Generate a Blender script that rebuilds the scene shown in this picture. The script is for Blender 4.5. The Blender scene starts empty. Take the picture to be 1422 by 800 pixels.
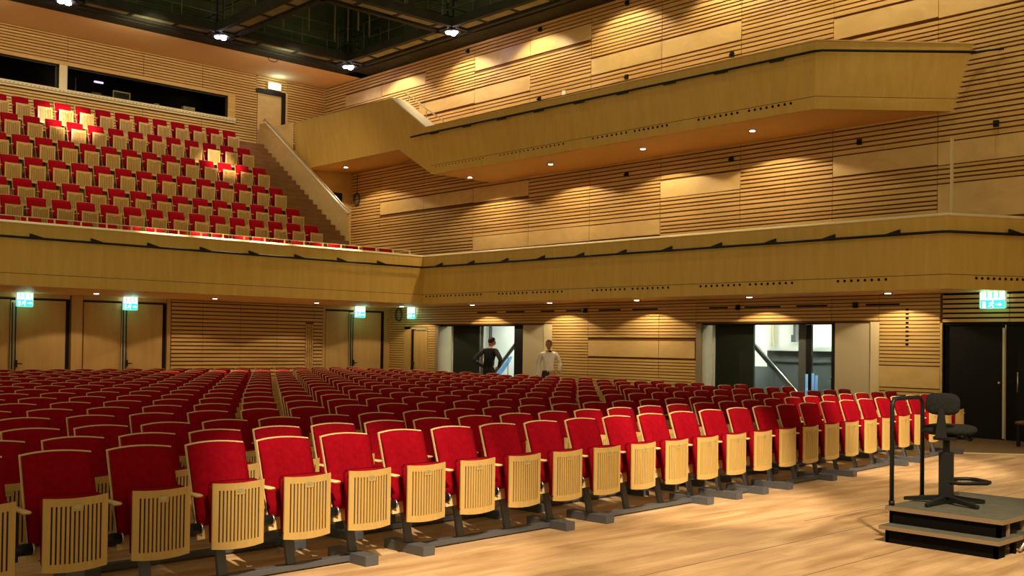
import bpy, bmesh, math, random
from mathutils import Vector, Matrix
random.seed(7)
S = bpy.context.scene
COL = S.collection

# ------------------------------------------------------------------ camera
CAM_ROWS = None
def make_camera():
    F, PX, PY = 1446.5, 711.0, 453.0           # focal length and principal point for a 1422 x 800 frame
    def vp(u, v): return Vector((u - PX, v - PY, F)).normalized()
    yw, xw = vp(-640, 460), vp(2260, 498)
    yw = (yw - xw * yw.dot(xw)).normalized()
    zw = xw.cross(yw)
    if zw.y > 0: zw = -zw
    R = Matrix((xw, yw, zw))
    cd = bpy.data.cameras.new('camera'); co = bpy.data.objects.new('camera', cd); COL.objects.link(co)
    r, d, f = R.col[0], R.col[1], R.col[2]
    M = Matrix((( r[0], -d[0], -f[0], 0.0), (r[1], -d[1], -f[1], 0.0), (r[2], -d[2], -f[2], 1.68), (0, 0, 0, 1)))
    co.matrix_world = M
    cd.sensor_width = 36; cd.lens = 36 * F / 1422
    cd.shift_y = 53 / 1422
    cd.clip_end = 200
    S.camera = co
    def project(p):
        c = R.transposed() @ (Vector(p) - Vector((0, 0, 1.68)))
        if c.z < .1: return (-9999, -9999, c.z)
        return (PX + F * c.x / c.z, PY + F * c.y / c.z, c.z)
    return project
project = make_camera()

# ------------------------------------------------------------------ light and exposure
S.view_settings.view_transform = 'Standard'
S.view_settings.look = 'None'
S.view_settings.gamma = 1.0
S.view_settings.use_curve_mapping = False
S.view_settings.exposure = 0.0
w = bpy.data.worlds.new('world'); S.world = w; w.use_nodes = True
bg = w.node_tree.nodes['Background']
bg.inputs[0].default_value = (1.0, .80, .42, 1); bg.inputs[1].default_value = .54
WARM = (1.0, .81, .44)
WARM2 = (1.0, .84, .54)
def lamp(name, kind, loc, power, color=WARM, target=None, size=.1, angle=90, blend=.3, sx=1, sy=1):
    d = bpy.data.lights.new(name, kind); d.energy = power; d.color = color
    if kind == 'SPOT':
        d.spot_size = math.radians(angle); d.spot_blend = blend; d.shadow_soft_size = size
    elif kind == 'POINT': d.shadow_soft_size = size
    elif kind == 'AREA': d.shape = 'RECTANGLE'; d.size = sx; d.size_y = sy
    o = bpy.data.objects.new(name, d); COL.objects.link(o); o.location = loc
    t = Vector(target) if target else Vector(loc) + Vector((0, 0, -1))
    v = t - Vector(loc)
    o.rotation_euler = v.to_track_quat('-Z', 'Y').to_euler()
    return o
# house lights: rows of wide lamps hung in the technical grid above the hall
for gx in (1.0, 5.5, 9.93, 14.4):
    for gy in (7.4, 12.6, 17.7, 22.8):
        lamp('house_light', 'SPOT', (gx, gy, 10.35), 520 if gy > 20 else 36, WARM, target=(gx, gy + (4.5 if gy > 20 else 0), 5), size=.25, angle=96 if gy > 20 else 150, blend=.5)
# wall washers along the edge beam of the grid
for gy in (7.9, 10.9, 14.07, 17.26, 20.4, 23.45, 26.6):
    lamp('wall_washer', 'SPOT', (18.75, gy, 10.45), 210, WARM2, target=(20.02, gy, 7.6), size=.06, angle=112, blend=.35)
# added fill spots that brighten the upper back wall and ceiling strip
for gx in (4.0, 7.7, 12.2, 16.6):
    lamp('back_wall_fill', 'SPOT', (gx, 27.4, 10.2), 150, WARM2, target=(gx, 31.2, 9.6), size=.3, angle=120, blend=.8)
# added unseen fill lamps that lift the darkness of the technical void
for p in ((8, 25, 12.6), (16.5, 25, 12.6), (12, 20, 12.8), (17, 17, 12.8)):
    lamp('void_fill_light', 'POINT', p, 150, (.95, 1.0, .62), size=.2)
# stage spots from the grid in front of the seats
STAGE_SPOTS = [((1.5, -1.5, 10), (4.7, 6.4, .5), 10500, 14), ((4.5, -2.0, 10), (9.3, 6.8, .4), 11000, 14), ((7.5, -2.0, 10), (14.3, 7.2, .4), 13500, 14),
               ((3.0, -1.0, 10), (8.2, 5.3, 0), 5200, 26), ((7.0, -1.0, 10), (14.2, 5.4, 0), 6000, 28),
               ((2.5, -2.0, 10), (6.6, 4.2, 0), 3400, 36)]
for p, t, e, a in STAGE_SPOTS:
    lamp('stage_spot', 'SPOT', p, e, (1.0, .84, .60), target=t, size=.12, angle=a, blend=.6)
# narrow spots on the balcony seats and the balcony ledge
for p, t, e, a in [((9.9, 20.0, 10.3), (10.6, 29.3, 7.7), 15000, 11), ((14.4, 20.4, 10.3), (14.6, 28.2, 6.9), 11000, 10),
                   ((12.0, 24.25, 10.3), (12.0, 23.62, 4.1), 13000, 14), ((13.3, 24.25, 10.3), (13.3, 23.62, 4.1), 13000, 14), ((10.6, 24.25, 10.3), (10.6, 23.62, 4.1), 8000, 14), ((15.6, 24.25, 10.3), (15.6, 23.62, 4.1), 10000, 13), ((14.6, 24.25, 10.3), (14.6, 23.62, 4.1), 5000, 12)]:
    lamp('balcony_spot', 'SPOT', p, e, (1.0, .84, .58), target=t, size=.08, angle=a, blend=.8)

# ------------------------------------------------------------------ helpers
def tag(o, label=None, cat=None, group=None, kind=None):
    if label: o['label'] = label
    if cat: o['category'] = cat
    if group: o['group'] = group
    if kind: o['kind'] = kind
    return o
def thing(name, label, cat, loc=(0, 0, 0), rz=0, group=None, kind=None):
    o = bpy.data.objects.new(name, None); COL.objects.link(o); o.empty_display_size = .2
    o.location = loc; o.rotation_euler = (0, 0, rz)
    return tag(o, label, cat, group, kind)

class MB:
    def __init__(s): s.v = []; s.f = []; s.m = []; s.s = []
    def add(s, vs, fs, m=0, smooth=False):
        b = len(s.v); s.v += [tuple(v) for v in vs]
        for f in fs: s.f.append(tuple(i + b for i in f)); s.m.append(m); s.s.append(smooth)
        return s
    def box(s, x0, x1, y0, y1, z0, z1, m=0):
        if x0 > x1: x0, x1 = x1, x0
        if y0 > y1: y0, y1 = y1, y0
        if z0 > z1: z0, z1 = z1, z0
        v = [(x0, y0, z0), (x1, y0, z0), (x1, y1, z0), (x0, y1, z0), (x0, y0, z1), (x1, y0, z1), (x1, y1, z1), (x0, y1, z1)]
        return s.hexa(v, m)
    def hexa(s, v, m=0):
        return s.add(v, [(0, 3, 2, 1), (4, 5, 6, 7), (0, 1, 5, 4), (1, 2, 6, 5), (2, 3, 7, 6), (3, 0, 4, 7)], m)
    def prism(s, pts, d, m=0):
        """polygon pts (3d) extruded by vector d"""
        n = len(pts); d = Vector(d)
        a = [Vector(p) for p in pts]; b = [p + d for p in a]
        fs = [tuple(range(n))[::-1], tuple(range(n, 2 * n))] + [(i, (i + 1) % n, (i + 1) % n + n, i + n) for i in range(n)]
        return s.add(a + b, fs, m)
    def cyl(s, p0, p1, r, n=12, m=0, r1=None, smooth=True):
        p0, p1 = Vector(p0), Vector(p1); d = (p1 - p0).normalized()
        u = d.orthogonal().normalized(); w_ = d.cross(u); r1 = r if r1 is None else r1
        vs = []
        for p, rr in ((p0, r), (p1, r1)):
            for i in range(n):
                a = 2 * math.pi * i / n; vs.append(p + (u * math.cos(a) + w_ * math.sin(a)) * rr)
        b = len(s.v); s.v += [tuple(v) for v in vs]
        for i in range(n): s.f.append((b + i, b + (i + 1) % n, b + (i + 1) % n + n, b + i + n)); s.m.append(m); s.s.append(smooth)
        s.f.append(tuple(b + i for i in range(n))[::-1]); s.m.append(m); s.s.append(False)
        s.f.append(tuple(b + n + i for i in range(n))); s.m.append(m); s.s.append(False)
        return s
    def tube(s, pts, r, n=10, m=0, closed=False):
        P = [Vector(p) for p in pts]; k = len(P); rings = []
        prev = None
        for i in range(k):
            if closed: t = (P[(i + 1) % k] - P[i - 1]).normalized()
            else: t = (P[min(i + 1, k - 1)] - P[max(i - 1, 0)]).normalized()
            if prev is None: u = t.orthogonal().normalized()
            else: u = (prev - t * prev.dot(t)).normalized()
            prev = u; w_ = t.cross(u)
            rings.append([P[i] + (u * math.cos(2 * math.pi * j / n) + w_ * math.sin(2 * math.pi * j / n)) * r for j in range(n)])
        b = len(s.v)
        for rg in rings: s.v += [tuple(v) for v in rg]
        for i in range(k if closed else k - 1):
            a0 = b + i * n; a1 = b + ((i + 1) % k) * n
            for j in range(n): s.f.append((a0 + j, a0 + (j + 1) % n, a1 + (j + 1) % n, a1 + j)); s.m.append(m); s.s.append(True)
        if not closed:
            s.f.append(tuple(b + j for j in range(n))[::-1]); s.m.append(m); s.s.append(False)
            s.f.append(tuple(b + (k - 1) * n + j for j in range(n))); s.m.append(m); s.s.append(False)
        return s
    def ellipsoid(s, c, rx, ry, rz, nu=16, nv=10, m=0, f=None):
        b = len(s.v)
        for j in range(nv + 1):
            t = math.pi * j / nv
            for i in range(nu):
                a = 2 * math.pi * i / nu
                p = Vector((math.sin(t) * math.cos(a), math.sin(t) * math.sin(a), math.cos(t)))
                if f: p = f(p)
                s.v.append((c[0] + p.x * rx, c[1] + p.y * ry, c[2] + p.z * rz))
        for j in range(nv):
            for i in range(nu):
                s.f.append((b + j * nu + i, b + (j + 1) * nu + i, b + (j + 1) * nu + (i + 1) % nu, b + j * nu + (i + 1) % nu)); s.m.append(m); s.s.append(True)
        return s
    def build(s, name, mats, parent=None, bevel=0, seg=2, smooth=False):
        me = bpy.data.meshes.new(name); me.from_pydata(s.v, [], s.f)
        if not isinstance(mats, (list, tuple)): mats = [mats]
        for m in mats: me.materials.append(m)
        me.polygons.foreach_set('material_index', s.m)
        me.polygons.foreach_set('use_smooth', [bool(x or smooth) for x in s.s])
        bm = bmesh.new(); bm.from_mesh(me)
        bmesh.ops.remove_doubles(bm, verts=bm.verts, dist=1e-5)
        bmesh.ops.recalc_face_normals(bm, faces=bm.faces)
        if bevel:
            es = [e for e in bm.edges if len(e.link_faces) == 2 and e.calc_face_angle(0) > .6]
            bmesh.ops.bevel(bm, geom=es, offset=bevel, segments=seg, affect='EDGES', clamp_overlap=True)
            if seg > 1:
                for f in bm.faces: f.smooth = True
        bm.to_mesh(me); bm.free(); me.update()
        o = bpy.data.objects.new(name, me); COL.objects.link(o)
        if parent: o.parent = parent
        return o

# ------------------------------------------------------------------ materials
def mat(name, color, rough=.6, metal=0, emit=None, estr=0, spec=.3, alpha=None, sheen=0):
    m = bpy.data.materials.new(name); m.use_nodes = True
    p = m.node_tree.nodes['Principled BSDF']
    p.inputs['Base Color'].default_value = (*color, 1); p.inputs['Roughness'].default_value = rough
    p.inputs['Metallic'].default_value = metal; p.inputs['Specular IOR Level'].default_value = spec
    if sheen: p.inputs['Sheen Weight'].default_value = sheen; p.inputs['Sheen Roughness'].default_value = .4; p.inputs['Sheen Tint'].default_value = (1, .25, .2, 1)
    if emit: p.inputs['Emission Color'].default_value = (*emit, 1); p.inputs['Emission Strength'].default_value = estr
    return m
def noisy(name, c1, c2, scale=(1, 1, 1), nscale=4, rough=.6, detail=6, distort=0, spec=.3, bump=0, lo=.3, hi=.7, sheen=0, c3=None, s3=.7):
    m = mat(name, c1, rough, spec=spec, sheen=sheen); nt = m.node_tree; N = nt.nodes; L = nt.links
    p = N['Principled BSDF']
    tc = N.new('ShaderNodeTexCoord'); mp = N.new('ShaderNodeMapping'); mp.inputs['Scale'].default_value = scale
    L.new(tc.outputs['Object'], mp.inputs[0])
    nz = N.new('ShaderNodeTexNoise'); nz.inputs['Scale'].default_value = nscale; nz.inputs['Detail'].default_value = detail
    nz.inputs['Distortion'].default_value = distort
    L.new(mp.outputs[0], nz.inputs['Vector'])
    r = N.new('ShaderNodeValToRGB'); r.color_ramp.elements[0].position = lo; r.color_ramp.elements[1].position = hi
    r.color_ramp.elements[0].color = (*c1, 1); r.color_ramp.elements[1].color = (*c2, 1)
    L.new(nz.outputs['Fac'], r.inputs[0]); out = r.outputs[0]
    if c3:
        n2 = N.new('ShaderNodeTexNoise'); n2.inputs['Scale'].default_value = s3; n2.inputs['Detail'].default_value = 3
        L.new(tc.outputs['Object'], n2.inputs['Vector'])
        r2 = N.new('ShaderNodeValToRGB'); r2.color_ramp.elements[0].position = .45; r2.color_ramp.elements[1].position = .7
        L.new(n2.outputs['Fac'], r2.inputs[0])
        mx = N.new('ShaderNodeMixRGB'); mx.blend_type = 'MIX'
        L.new(r2.outputs[0], mx.inputs[0]); L.new(out, mx.inputs[1]); mx.inputs[2].default_value = (*c3, 1); out = mx.outputs[0]
    L.new(out, p.inputs['Base Color'])
    if bump:
        b = N.new('ShaderNodeBump'); b.inputs['Strength'].default_value = bump; b.inputs['Distance'].default_value = .01
        L.new(nz.outputs['Fac'], b.inputs['Height']); L.new(b.outputs[0], p.inputs['Normal'])
    return m
M = {}
M['ply'] = noisy('maple_plywood', (.66, .41, .082), (.74, .48, .115), (3, 3, .35), 2.2, .42, 7, .6, .35)
M['ply_light'] = noisy('light_maple_plywood', (.64, .42, .15), (.74, .51, .21), (1.2, 1.2, 2.2), 1.5, .4, 6, .8, .35)
M['slat'] = noisy('maple_slats', (.58, .35, .10), (.74, .48, .17), (.35, .35, 9), 1.6, .5, 5, 0, .3)
M['slat_back'] = mat('slat_backing_shaded', (.15, .06, .014), .8)  # shadow between the slats painted into a darker backing
M['black_back'] = mat('black_felt_backing', (.008, .007, .006), .95)
M['plaster'] = noisy('ochre_plaster', (.92, .60, .29), (.94, .62, .31), (1, 1, 1), .8, .8, 3)
M['soffit'] = noisy('soffit_veneer', (.80, .46, .155), (.84, .50, .17), (2, .5, 1), 1.5, .5, 5)
M['cream'] = mat('cream_lacquer', (.78, .64, .36), .4)
M['seatwood'] = noisy('beech_veneer', (.46, .285, .082), (.53, .335, .105), (8, 8, .8), 3, .4, 5, 0, .4)
M['seatedge'] = mat('beech_edge', (.66, .47, .21), .4)
M['red'] = noisy('crimson_velour', (.205, .001, .006), (.26, .0018, .0075), (1, 1, 1), 26, .9, 5, 0, .05, .12)
M['slotdark'] = mat('dark_slot_lining', (.035, .010, .005), .8)
M['black'] = mat('black_metal', (.009, .009, .009), .5)
M['blackfab'] = noisy('black_fabric', (.008, .0075, .006), (.018, .017, .014), (1, 1, 1), 60, .95, 4)
M['grey'] = mat('grey_painted_steel', (.095, .095, .10), .42, .2)
M['chrome'] = mat('brushed_steel', (.62, .60, .56), .28, .9)
M['plate'] = mat('number_plate_brass', (.42, .40, .24), .35, .5)
M['stair'] = noisy('brown_stair_wood', (.15, .062, .018), (.21, .09, .028), (1, 4, 1), 3, .5, 4)
M['booth'] = mat('booth_dark', (.03, .024, .014), .8)
M['leafdark'] = mat('dark_green_door', (.012, .018, .009), .6)
M['doorply'] = noisy('door_plywood', (.52, .31, .10), (.60, .37, .13), (2.5, 2.5, .4), 2, .45, 6, .6)
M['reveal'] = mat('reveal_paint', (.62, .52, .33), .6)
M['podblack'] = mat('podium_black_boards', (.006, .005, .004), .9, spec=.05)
M['reveal_shaded'] = mat('reveal_paint_shaded', (.30, .235, .14), .7)  # reveal paint darkened to stand for weaker corridor light
M['white'] = mat('white_paint', (.80, .82, .76), .7)
M['greybox'] = mat('grey_laminate', (.12, .135, .13), .6)
M['grid'] = noisy('grid_black', (.016, .016, .010), (.030, .030, .018), (1, 1, 1), 2, .8)
M['void'] = noisy('void_dark_green', (.06, .072, .034), (.11, .12, .055), (1, 1, 1), .6, .9)
M['mesh'] = noisy('catwalk_grating', (.27, .26, .15), (.18, .18, .10), (1, 1, 1), 3, .7)
M['rail'] = mat('grid_rail', (.13, .13, .08), .5, .3)
M['lamp_white'] = mat('lamp_lens', (1, 1, 1), .3, emit=(.92, .80, 1.0), estr=40)
M['down_emit'] = mat('downlight_lens', (1, 1, 1), .3, emit=(1, .86, .66), estr=14)
M['exit_green'] = mat('exit_green', (.02, .5, .3), .4, emit=(.03, .85, .50), estr=1.6)
M['exit_white'] = mat('exit_white', (1, 1, 1), .4, emit=(.72, 1.0, .90), estr=2.6)
M['exit_cool'] = mat('exit_cool', (1, 1, 1), .4, emit=(.70, .95, 1.0), estr=5)
M['acrylic'] = mat('acrylic_edge', (.70, .85, .80), .2, emit=(.5, .8, .75), estr=.4)
M['tube'] = mat('fluorescent_tube', (1, 1, 1), .3, emit=(.88, 1.0, .86), estr=9)
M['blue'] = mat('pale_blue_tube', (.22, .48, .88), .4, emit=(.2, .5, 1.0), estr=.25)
M['violet'] = mat('violet_lamp', (.3, .1, .9), .4, emit=(.40, .22, 1.0), estr=5)
M['podgrey'] = noisy('podium_grey_carpet', (.085, .08, .055), (.12, .11, .075), (1, 1, 1), 12, .9)
M['podedge'] = mat('podium_plywood_edge', (.26, .17, .09), .6)
M['hole'] = mat('hole_dark', (.012, .006, .003), .9)
M['skin'] = mat('skin', (.55, .28, .18), .55)
M['hair'] = mat('brown_hair', (.05, .022, .012), .7)
M['shirt'] = noisy('white_checked_shirt', (.74, .66, .56), (.84, .80, .72), (1, 1, 1), 30, .8)
M['shirtgrey'] = mat('grey_sleeves', (.045, .040, .034), .85)
M['vest'] = mat('black_sweater', (.010, .010, .010), .9)
M['trousers'] = mat('dark_trousers', (.03, .028, .035), .9)
M['glass'] = mat('window_glass', (.9, .95, .92), .02, spec=.5)
M['glass'].node_tree.nodes['Principled BSDF'].inputs['Transmission Weight'].default_value = 1.0
M['glass'].node_tree.nodes['Principled BSDF'].inputs['IOR'].default_value = 1.02

def floor_mat():
    m = mat('stage_parquet', (.5, .28, .12), .36, spec=.4); nt = m.node_tree; N = nt.nodes; L = nt.links; p = N['Principled BSDF']
    tc = N.new('ShaderNodeTexCoord')
    br = N.new('ShaderNodeTexBrick'); br.inputs['Scale'].default_value = 1.0; br.inputs['Brick Width'].default_value = 1.6; br.inputs['Row Height'].default_value = .11
    br.inputs['Mortar Size'].default_value = .0015; br.offset = .37
    br.inputs['Color1'].default_value = (.58, .36, .17, 1); br.inputs['Color2'].default_value = (.68, .44, .23, 1); br.inputs['Mortar'].default_value = (.36, .2, .09, 1)
    L.new(tc.outputs['Object'], br.inputs['Vector'])
    mp = N.new('ShaderNodeMapping'); mp.inputs['Scale'].default_value = (.55, 2.6, 1); L.new(tc.outputs['Object'], mp.inputs[0])
    nz = N.new('ShaderNodeTexNoise'); nz.inputs['Scale'].default_value = 2.2; nz.inputs['Detail'].default_value = 8; nz.inputs['Distortion'].default_value = .5; L.new(mp.outputs[0], nz.inputs['Vector'])
    r = N.new('ShaderNodeValToRGB'); r.color_ramp.elements[0].position = .32; r.color_ramp.elements[1].position = .68
    r.color_ramp.elements[0].color = (.62, .52, .45, 1); r.color_ramp.elements[1].color = (1.12, 1.12, 1.10, 1)
    L.new(nz.outputs['Fac'], r.inputs[0])
    mx = N.new('ShaderNodeMixRGB'); mx.blend_type = 'MULTIPLY'; mx.inputs[0].default_value = .8
    L.new(br.outputs[0], mx.inputs[1]); L.new(r.outputs[0], mx.inputs[2]); L.new(mx.outputs[0], p.inputs['Base Color'])
    r2 = N.new('ShaderNodeValToRGB'); r2.color_ramp.elements[0].color = (.30,) * 3 + (1,); r2.color_ramp.elements[1].color = (.55,) * 3 + (1,)
    L.new(nz.outputs['Fac'], r2.inputs[0]); L.new(r2.outputs[0], p.inputs['Roughness'])
    return m
M['floor'] = floor_mat()
M['aisle'] = noisy('aisle_shaded_parquet', (.15, .085, .035), (.20, .115, .05), (.6, 3, 1), 3, .5)  # floor wood with the light falloff painted in as a darker tone

# ------------------------------------------------------------------ the room
XW, YL, YU, YM = 20.02, 27.23, 31.23, 29.48       # side wall, lower back wall, upper back wall, gallery back wall
ZC = 10.55
def struct(mb, name, mats, **k):
    return tag(mb.build(name, mats, **k), kind='structure')

mb = MB().box(-6, 16.9, -8, YL + .2, -.2, 0); fl = struct(mb, 'floor', M['floor'])
# the aisle beside the side wall: boards painted darker for the light falloff beyond a pale metal joint
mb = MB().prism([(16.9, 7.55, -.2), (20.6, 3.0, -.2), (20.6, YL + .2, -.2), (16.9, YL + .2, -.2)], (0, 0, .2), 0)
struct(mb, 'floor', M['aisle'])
mb = MB().prism([(16.9, 7.55, -.2), (16.9, -8, -.2), (20.6, -8, -.2), (20.6, 3.0, -.2)], (0, 0, .2), 0)
struct(mb, 'floor', M['floor'])
d = Vector((3.7, -4.55, 0)).normalized(); n = Vector((-d.y, d.x, 0)) * .03
a = Vector((16.2, 7.62, 0)); b = Vector((16.9, 7.55, 0)); c = Vector((20.4, 3.25, 0))
mb = MB().prism([b - n, c - n, c + n, b + n], (0, 0, .004)).prism([(16.0, 7.56, 0), (16.93, 7.53, 0), (16.93, 7.6, 0), (16.0, 7.62, 0)], (0, 0, .004))
tag(mb.build('trim_1', M['cream']), kind='structure')
# two straight seams where the stage lifts meet
for k, (yy, x0, x1) in enumerate(((4.15, -3, 16.5), (4.92, -3, 16.5), (5.45, 9, 17.5))):
    tag(MB().box(x0, x1, yy - .0025, yy + .0025, 0, .001).build('trim_%d' % (k + 2), M['hole']), kind='structure')

PITCH = (.084, .084, .084, .100, .100, .118)
def slats(mb, fix, axis, spans, z0, z1, skip=(), depth=.032, m=0, gap=.033, seed=1, pit=PITCH, mp=1):
    """horizontal slats on a wall; fix = wall coordinate, axis 'X' (wall faces -X) or 'Y' (wall faces -Y); spans = bays; skip = plain panels (a0,a1,z0,z1)"""
    rnd = random.Random(seed)
    bands = []; z = z0
    while z < z1 - .03:
        h = rnd.choice(pit); e = min(z + h, z1); bands.append((z + gap / 2, e - gap / 2)); z = e
    for a0, a1 in spans:
        a0, a1 = min(a0, a1) + .007, max(a0, a1) - .007
        for s0, s1 in bands:
            cuts = [(a0, a1)]
            for (b0, b1, c0, c1) in skip:
                if s1 > c0 and s0 < c1:
                    new = []
                    for (p, q) in cuts:
                        if b1 <= p or b0 >= q: new.append((p, q)); continue
                        if b0 > p: new.append((p, b0))
                        if b1 < q: new.append((b1, q))
                    cuts = new
            for p, q in cuts:
                if q - p < .03: continue
                if axis == 'X': mb.box(fix - depth, fix, p, q, s0, s1, m)
                else: mb.box(p, q, fix - depth, fix, s0, s1, m)
def holes_wall(mb, fix, axis, a0, a1, z0, z1, openings, m=0, thick=.15):
    """wall sheet with rectangular openings cut out"""
    A = sorted({a0, a1, *[min(max(v, a0), a1) for o in openings for v in o[:2]]})
    Z = sorted({z0, z1, *[min(max(v, z0), z1) for o in openings for v in o[2:]]})
    for i in range(len(A) - 1):
        for j in range(len(Z) - 1):
            ca, cz = (A[i] + A[i + 1]) / 2, (Z[j] + Z[j + 1]) / 2
            if any(o[0] < ca < o[1] and o[2] < cz < o[3] for o in openings): continue
            if axis == 'X': mb.box(fix, fix + thick, A[i], A[i + 1], Z[j], Z[j + 1], m)
            else: mb.box(A[i], A[i + 1], fix, fix + thick, Z[j], Z[j + 1], m)

J = [27.8, 25.5, 23.15, 20.8, 18.5, 16.15, 13.83, 11.5, 9.23, 6.9, 4.57, 2.2]
bays = [(J[i + 1], J[i]) for i in range(len(J) - 1)]
# plain maple panels let into the slats: (y0, y1, z0, z1)
UPP = [(27.8, 29.9, 9.70, 10.10), (20.8, 23.15, 9.69, 10.13), (18.5, 20.8, 9.69, 10.13), (20.8, 23.15, 8.73, 9.17), (23.15, 25.8, 8.76, 9.15),
       (16.15, 18.5, 8.72, 9.17), (13.83, 16.15, 8.72, 9.17), (9.23, 11.5, 8.22, 8.68), (4.57, 9.23, 8.19, 8.64), (25.5, 27.8, 9.72, 10.1),
       (9.23, 11.5, 5.30, 5.74), (4.57, 9.23, 5.28, 5.74), (13.83, 16.15, 5.28, 5.72), (20.8, 23.15, 5.80, 6.25), (25.5, 27.8, 5.82, 6.24), (23.15, 25.5, 5.82, 6.24),
       (20.8, 23.15, 4.39, 4.81), (18.5, 20.8, 4.39, 4.81), (16.15, 18.5, 4.40, 4.80), (4.57, 9.23, 4.2, 4.92), (11.5, 13.83, 6.6, 7.0)]
LOP = [(16.15, 18.5, 1.38, 1.81), (15.06, 16.15, 1.38, 1.81), (9.16, 10.43, .90, 1.35), (9.16, 10.43, .0, .3)]
DOORS = [(19.83, 24.84, 0, 2.22), (10.43, 15.03, 0, 2.22), (7.0, 9.12, 0, 2.18), (25.22, 26.06, 0, 2.13)]
side = MB()
holes_wall(side, XW, 'X', -2, YU + .1, 0, ZC + .1, DOORS + [(5.0, 9.12, 0, 2.78)], 1)
half = [q for a_, b_ in bays + [(27.8, YU)] for q in ((a_, (a_ + b_) / 2 + .005), ((a_ + b_) / 2 - .005, b_))]
slats(side, XW, 'X', half, 4.15, ZC, UPP, seed=3)
lows = [(9.16, 10.43), (10.43, 11.5), (11.5, 13.83), (13.83, 15.03), (15.03, 16.15), (16.15, 18.5), (18.5, 19.83), (19.83, 23.15), (23.15, 25.5), (25.5, YL)]
skl = LOP + [(a, b_, c_ - 1, d_) for a, b_, c_, d_ in DOORS] + [(26.06, 26.38, -1, 2.16)]
slats(side, XW, 'X', lows, 0.0, 2.78, skl, seed=5, pit=(.075,), gap=.020)
for (a0, a1, c0, c1) in UPP + LOP[:4]:
    for (p, q) in [(max(a0, u0), min(a1, u1)) for u0, u1 in (bays + [(27.8, YU)] if c0 > 3 else lows) if min(a1, u1) - max(a0, u0) > .05]:
        side.box(XW - .034, XW, p + .007, q - .007, c0 + .012, c1 - .012, 2)
# black felt backing above the black doors, with slats in front
side.box(XW + .02, XW + .12, 4.9, 9.16, 2.16, 2.80, 3)
slats(side, XW + .01, 'X', [(5.0, 7.85), (7.85, 9.12)], 2.20, 2.78, (), seed=5, pit=(.092,), gap=.034)
side.box(XW - .034, XW + .1, 9.12, 9.16, 0, 2.2, 0)
struct(side, 'wall_side', [M['slat'], M['slat_back'], M['ply_light'], M['black_back']])
tag(bpy.data.objects['wall_side'], kind='structure')['label'] = 'tall side wall of horizontal maple slats with plain panels let in'

# lower back wall under the balcony
rear = MB()
RD = [(6.9, 9.92), (10.26, 12.5), (17.6, 19.79)]
holes_wall(rear, YL, 'Y', 2.5, XW, 0, 2.85, [(a, b_, 0, 2.66) for a, b_ in RD], 1)
slats(rear, YL, 'Y', [(12.64, 13.56), (13.56, 14.72), (14.72, 15.91), (15.91, 17.16), (17.16, 17.5)], 0, 2.78, [(16.88, 17.16, -1, 2.2)], seed=9, pit=(.108,), gap=.036)
for k in range(4): rear.box(16.90 + .068 * k, 16.93 + .068 * k, YL - .05, YL, 0, 2.2, 0)
for p, q in ((9.96, 10.24), (12.52, 12.62), (17.5, 17.58), (19.80, XW), (2.5, 6.88)): rear.box(p, q, YL - .03, YL, 0, 2.80, 2)
for a, b_ in RD: rear.box(a, b_, YL - .012, YL, 2.68, 2.80, 2)
struct(rear, 'wall_back', [M['slat'], M['slat_back'], M['doorply']])

# upper back wall behind the balcony
up = MB()
WIN = [(3.0, 10.93, 8.96, 9.66), (11.16, 16.30, 8.96, 9.66)]
holes_wall(up, YU, 'Y', 2.5, XW + .1, 7.0, ZC + .05, WIN + [(17.38, 18.40, 8.05, 10.06)], 1, .12)
ub = [(3.2, 6.7), (6.7, 8.9), (8.9, 11.16), (11.16, 13.45), (13.45, 15.4), (15.4, 17.36), (18.5, XW)]
sk = [(2, 16.56, 8.80, 9.78)]
slats(up, YU, 'Y', ub, 7.3, ZC, sk, seed=12, pit=(.086,), gap=.030)
slats(up, YU, 'Y', [(17.30, 18.5)], 10.12, ZC, (), seed=12, pit=(.086,), gap=.030)
up.box(2.6, 16.56, YU - .10, YU, 8.86, 8.95, 2).box(2.6, 16.56, YU - .05, YU, 8.80, 8.86, 2)          # sill
up.box(2.6, 16.56, YU - .04, YU, 9.67, 9.78, 0).box(10.93, 11.16, YU - .03, YU + .3, 8.95, 9.67, 2)  # head, mullion
up.box(16.30, 16.56, YU - .03, YU, 8.95, 9.67, 0)
for k in range(110):
    up.box(4.0 + k * .115, 4.06 + k * .115, YU - .103, YU - .1, 8.885, 8.897, 4)
struct(up, 'wall_back_upper', [M['slat'], M['slat_back'], M['cream'], M['ply'], M['hole']])

# control room behind the two windows
bt = MB()
bt.box(2.9, 17.0, 34.0, 34.1, 8.0, 10.4).box(2.9, 17.0, YU + .12, 34.1, 7.9, 8.0).box(2.9, 17.0, YU + .12, 34.1, 10.3, 10.4).box(16.9, 17.0, YU + .12, 34.1, 8, 10.4).box(2.9, 3.0, YU + .12, 34.1, 8, 10.4)
struct(bt, 'wall_control_room', M['booth'])
for i, (a, b_, c0, c1) in enumerate(WIN):
    wn = tag(bpy.data.objects.new('window_%d' % (i + 1), None), kind='structure'); COL.objects.link(wn)
    f = MB().box(a, b_, YU + .06, YU + .10, c0, c0 + .04).box(a, b_, YU + .06, YU + .10, c1 - .04, c1).box(a, a + .05, YU + .06, YU + .10, c0, c1).box(b_ - .05, b_, YU + .06, YU + .10, c0, c1)
    f.build('window_frame', M['black'], wn)
    MB().box(a + .05, b_ - .05, YU + .075, YU + .08, c0 + .04, c1 - .04).build('pane', M['glass'], wn)

# ceiling strip and the gallery back wall
struct(MB().box(2.5, XW + .1, 29.05, YU + .1, ZC, ZC + .15), 'ceiling', M['plaster'])
gw = MB(); gw.box(17.4, XW, YM, YM + .1, 3.0, 7.5)
struct(gw, 'wall_gallery', M['ply_light'])

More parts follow.
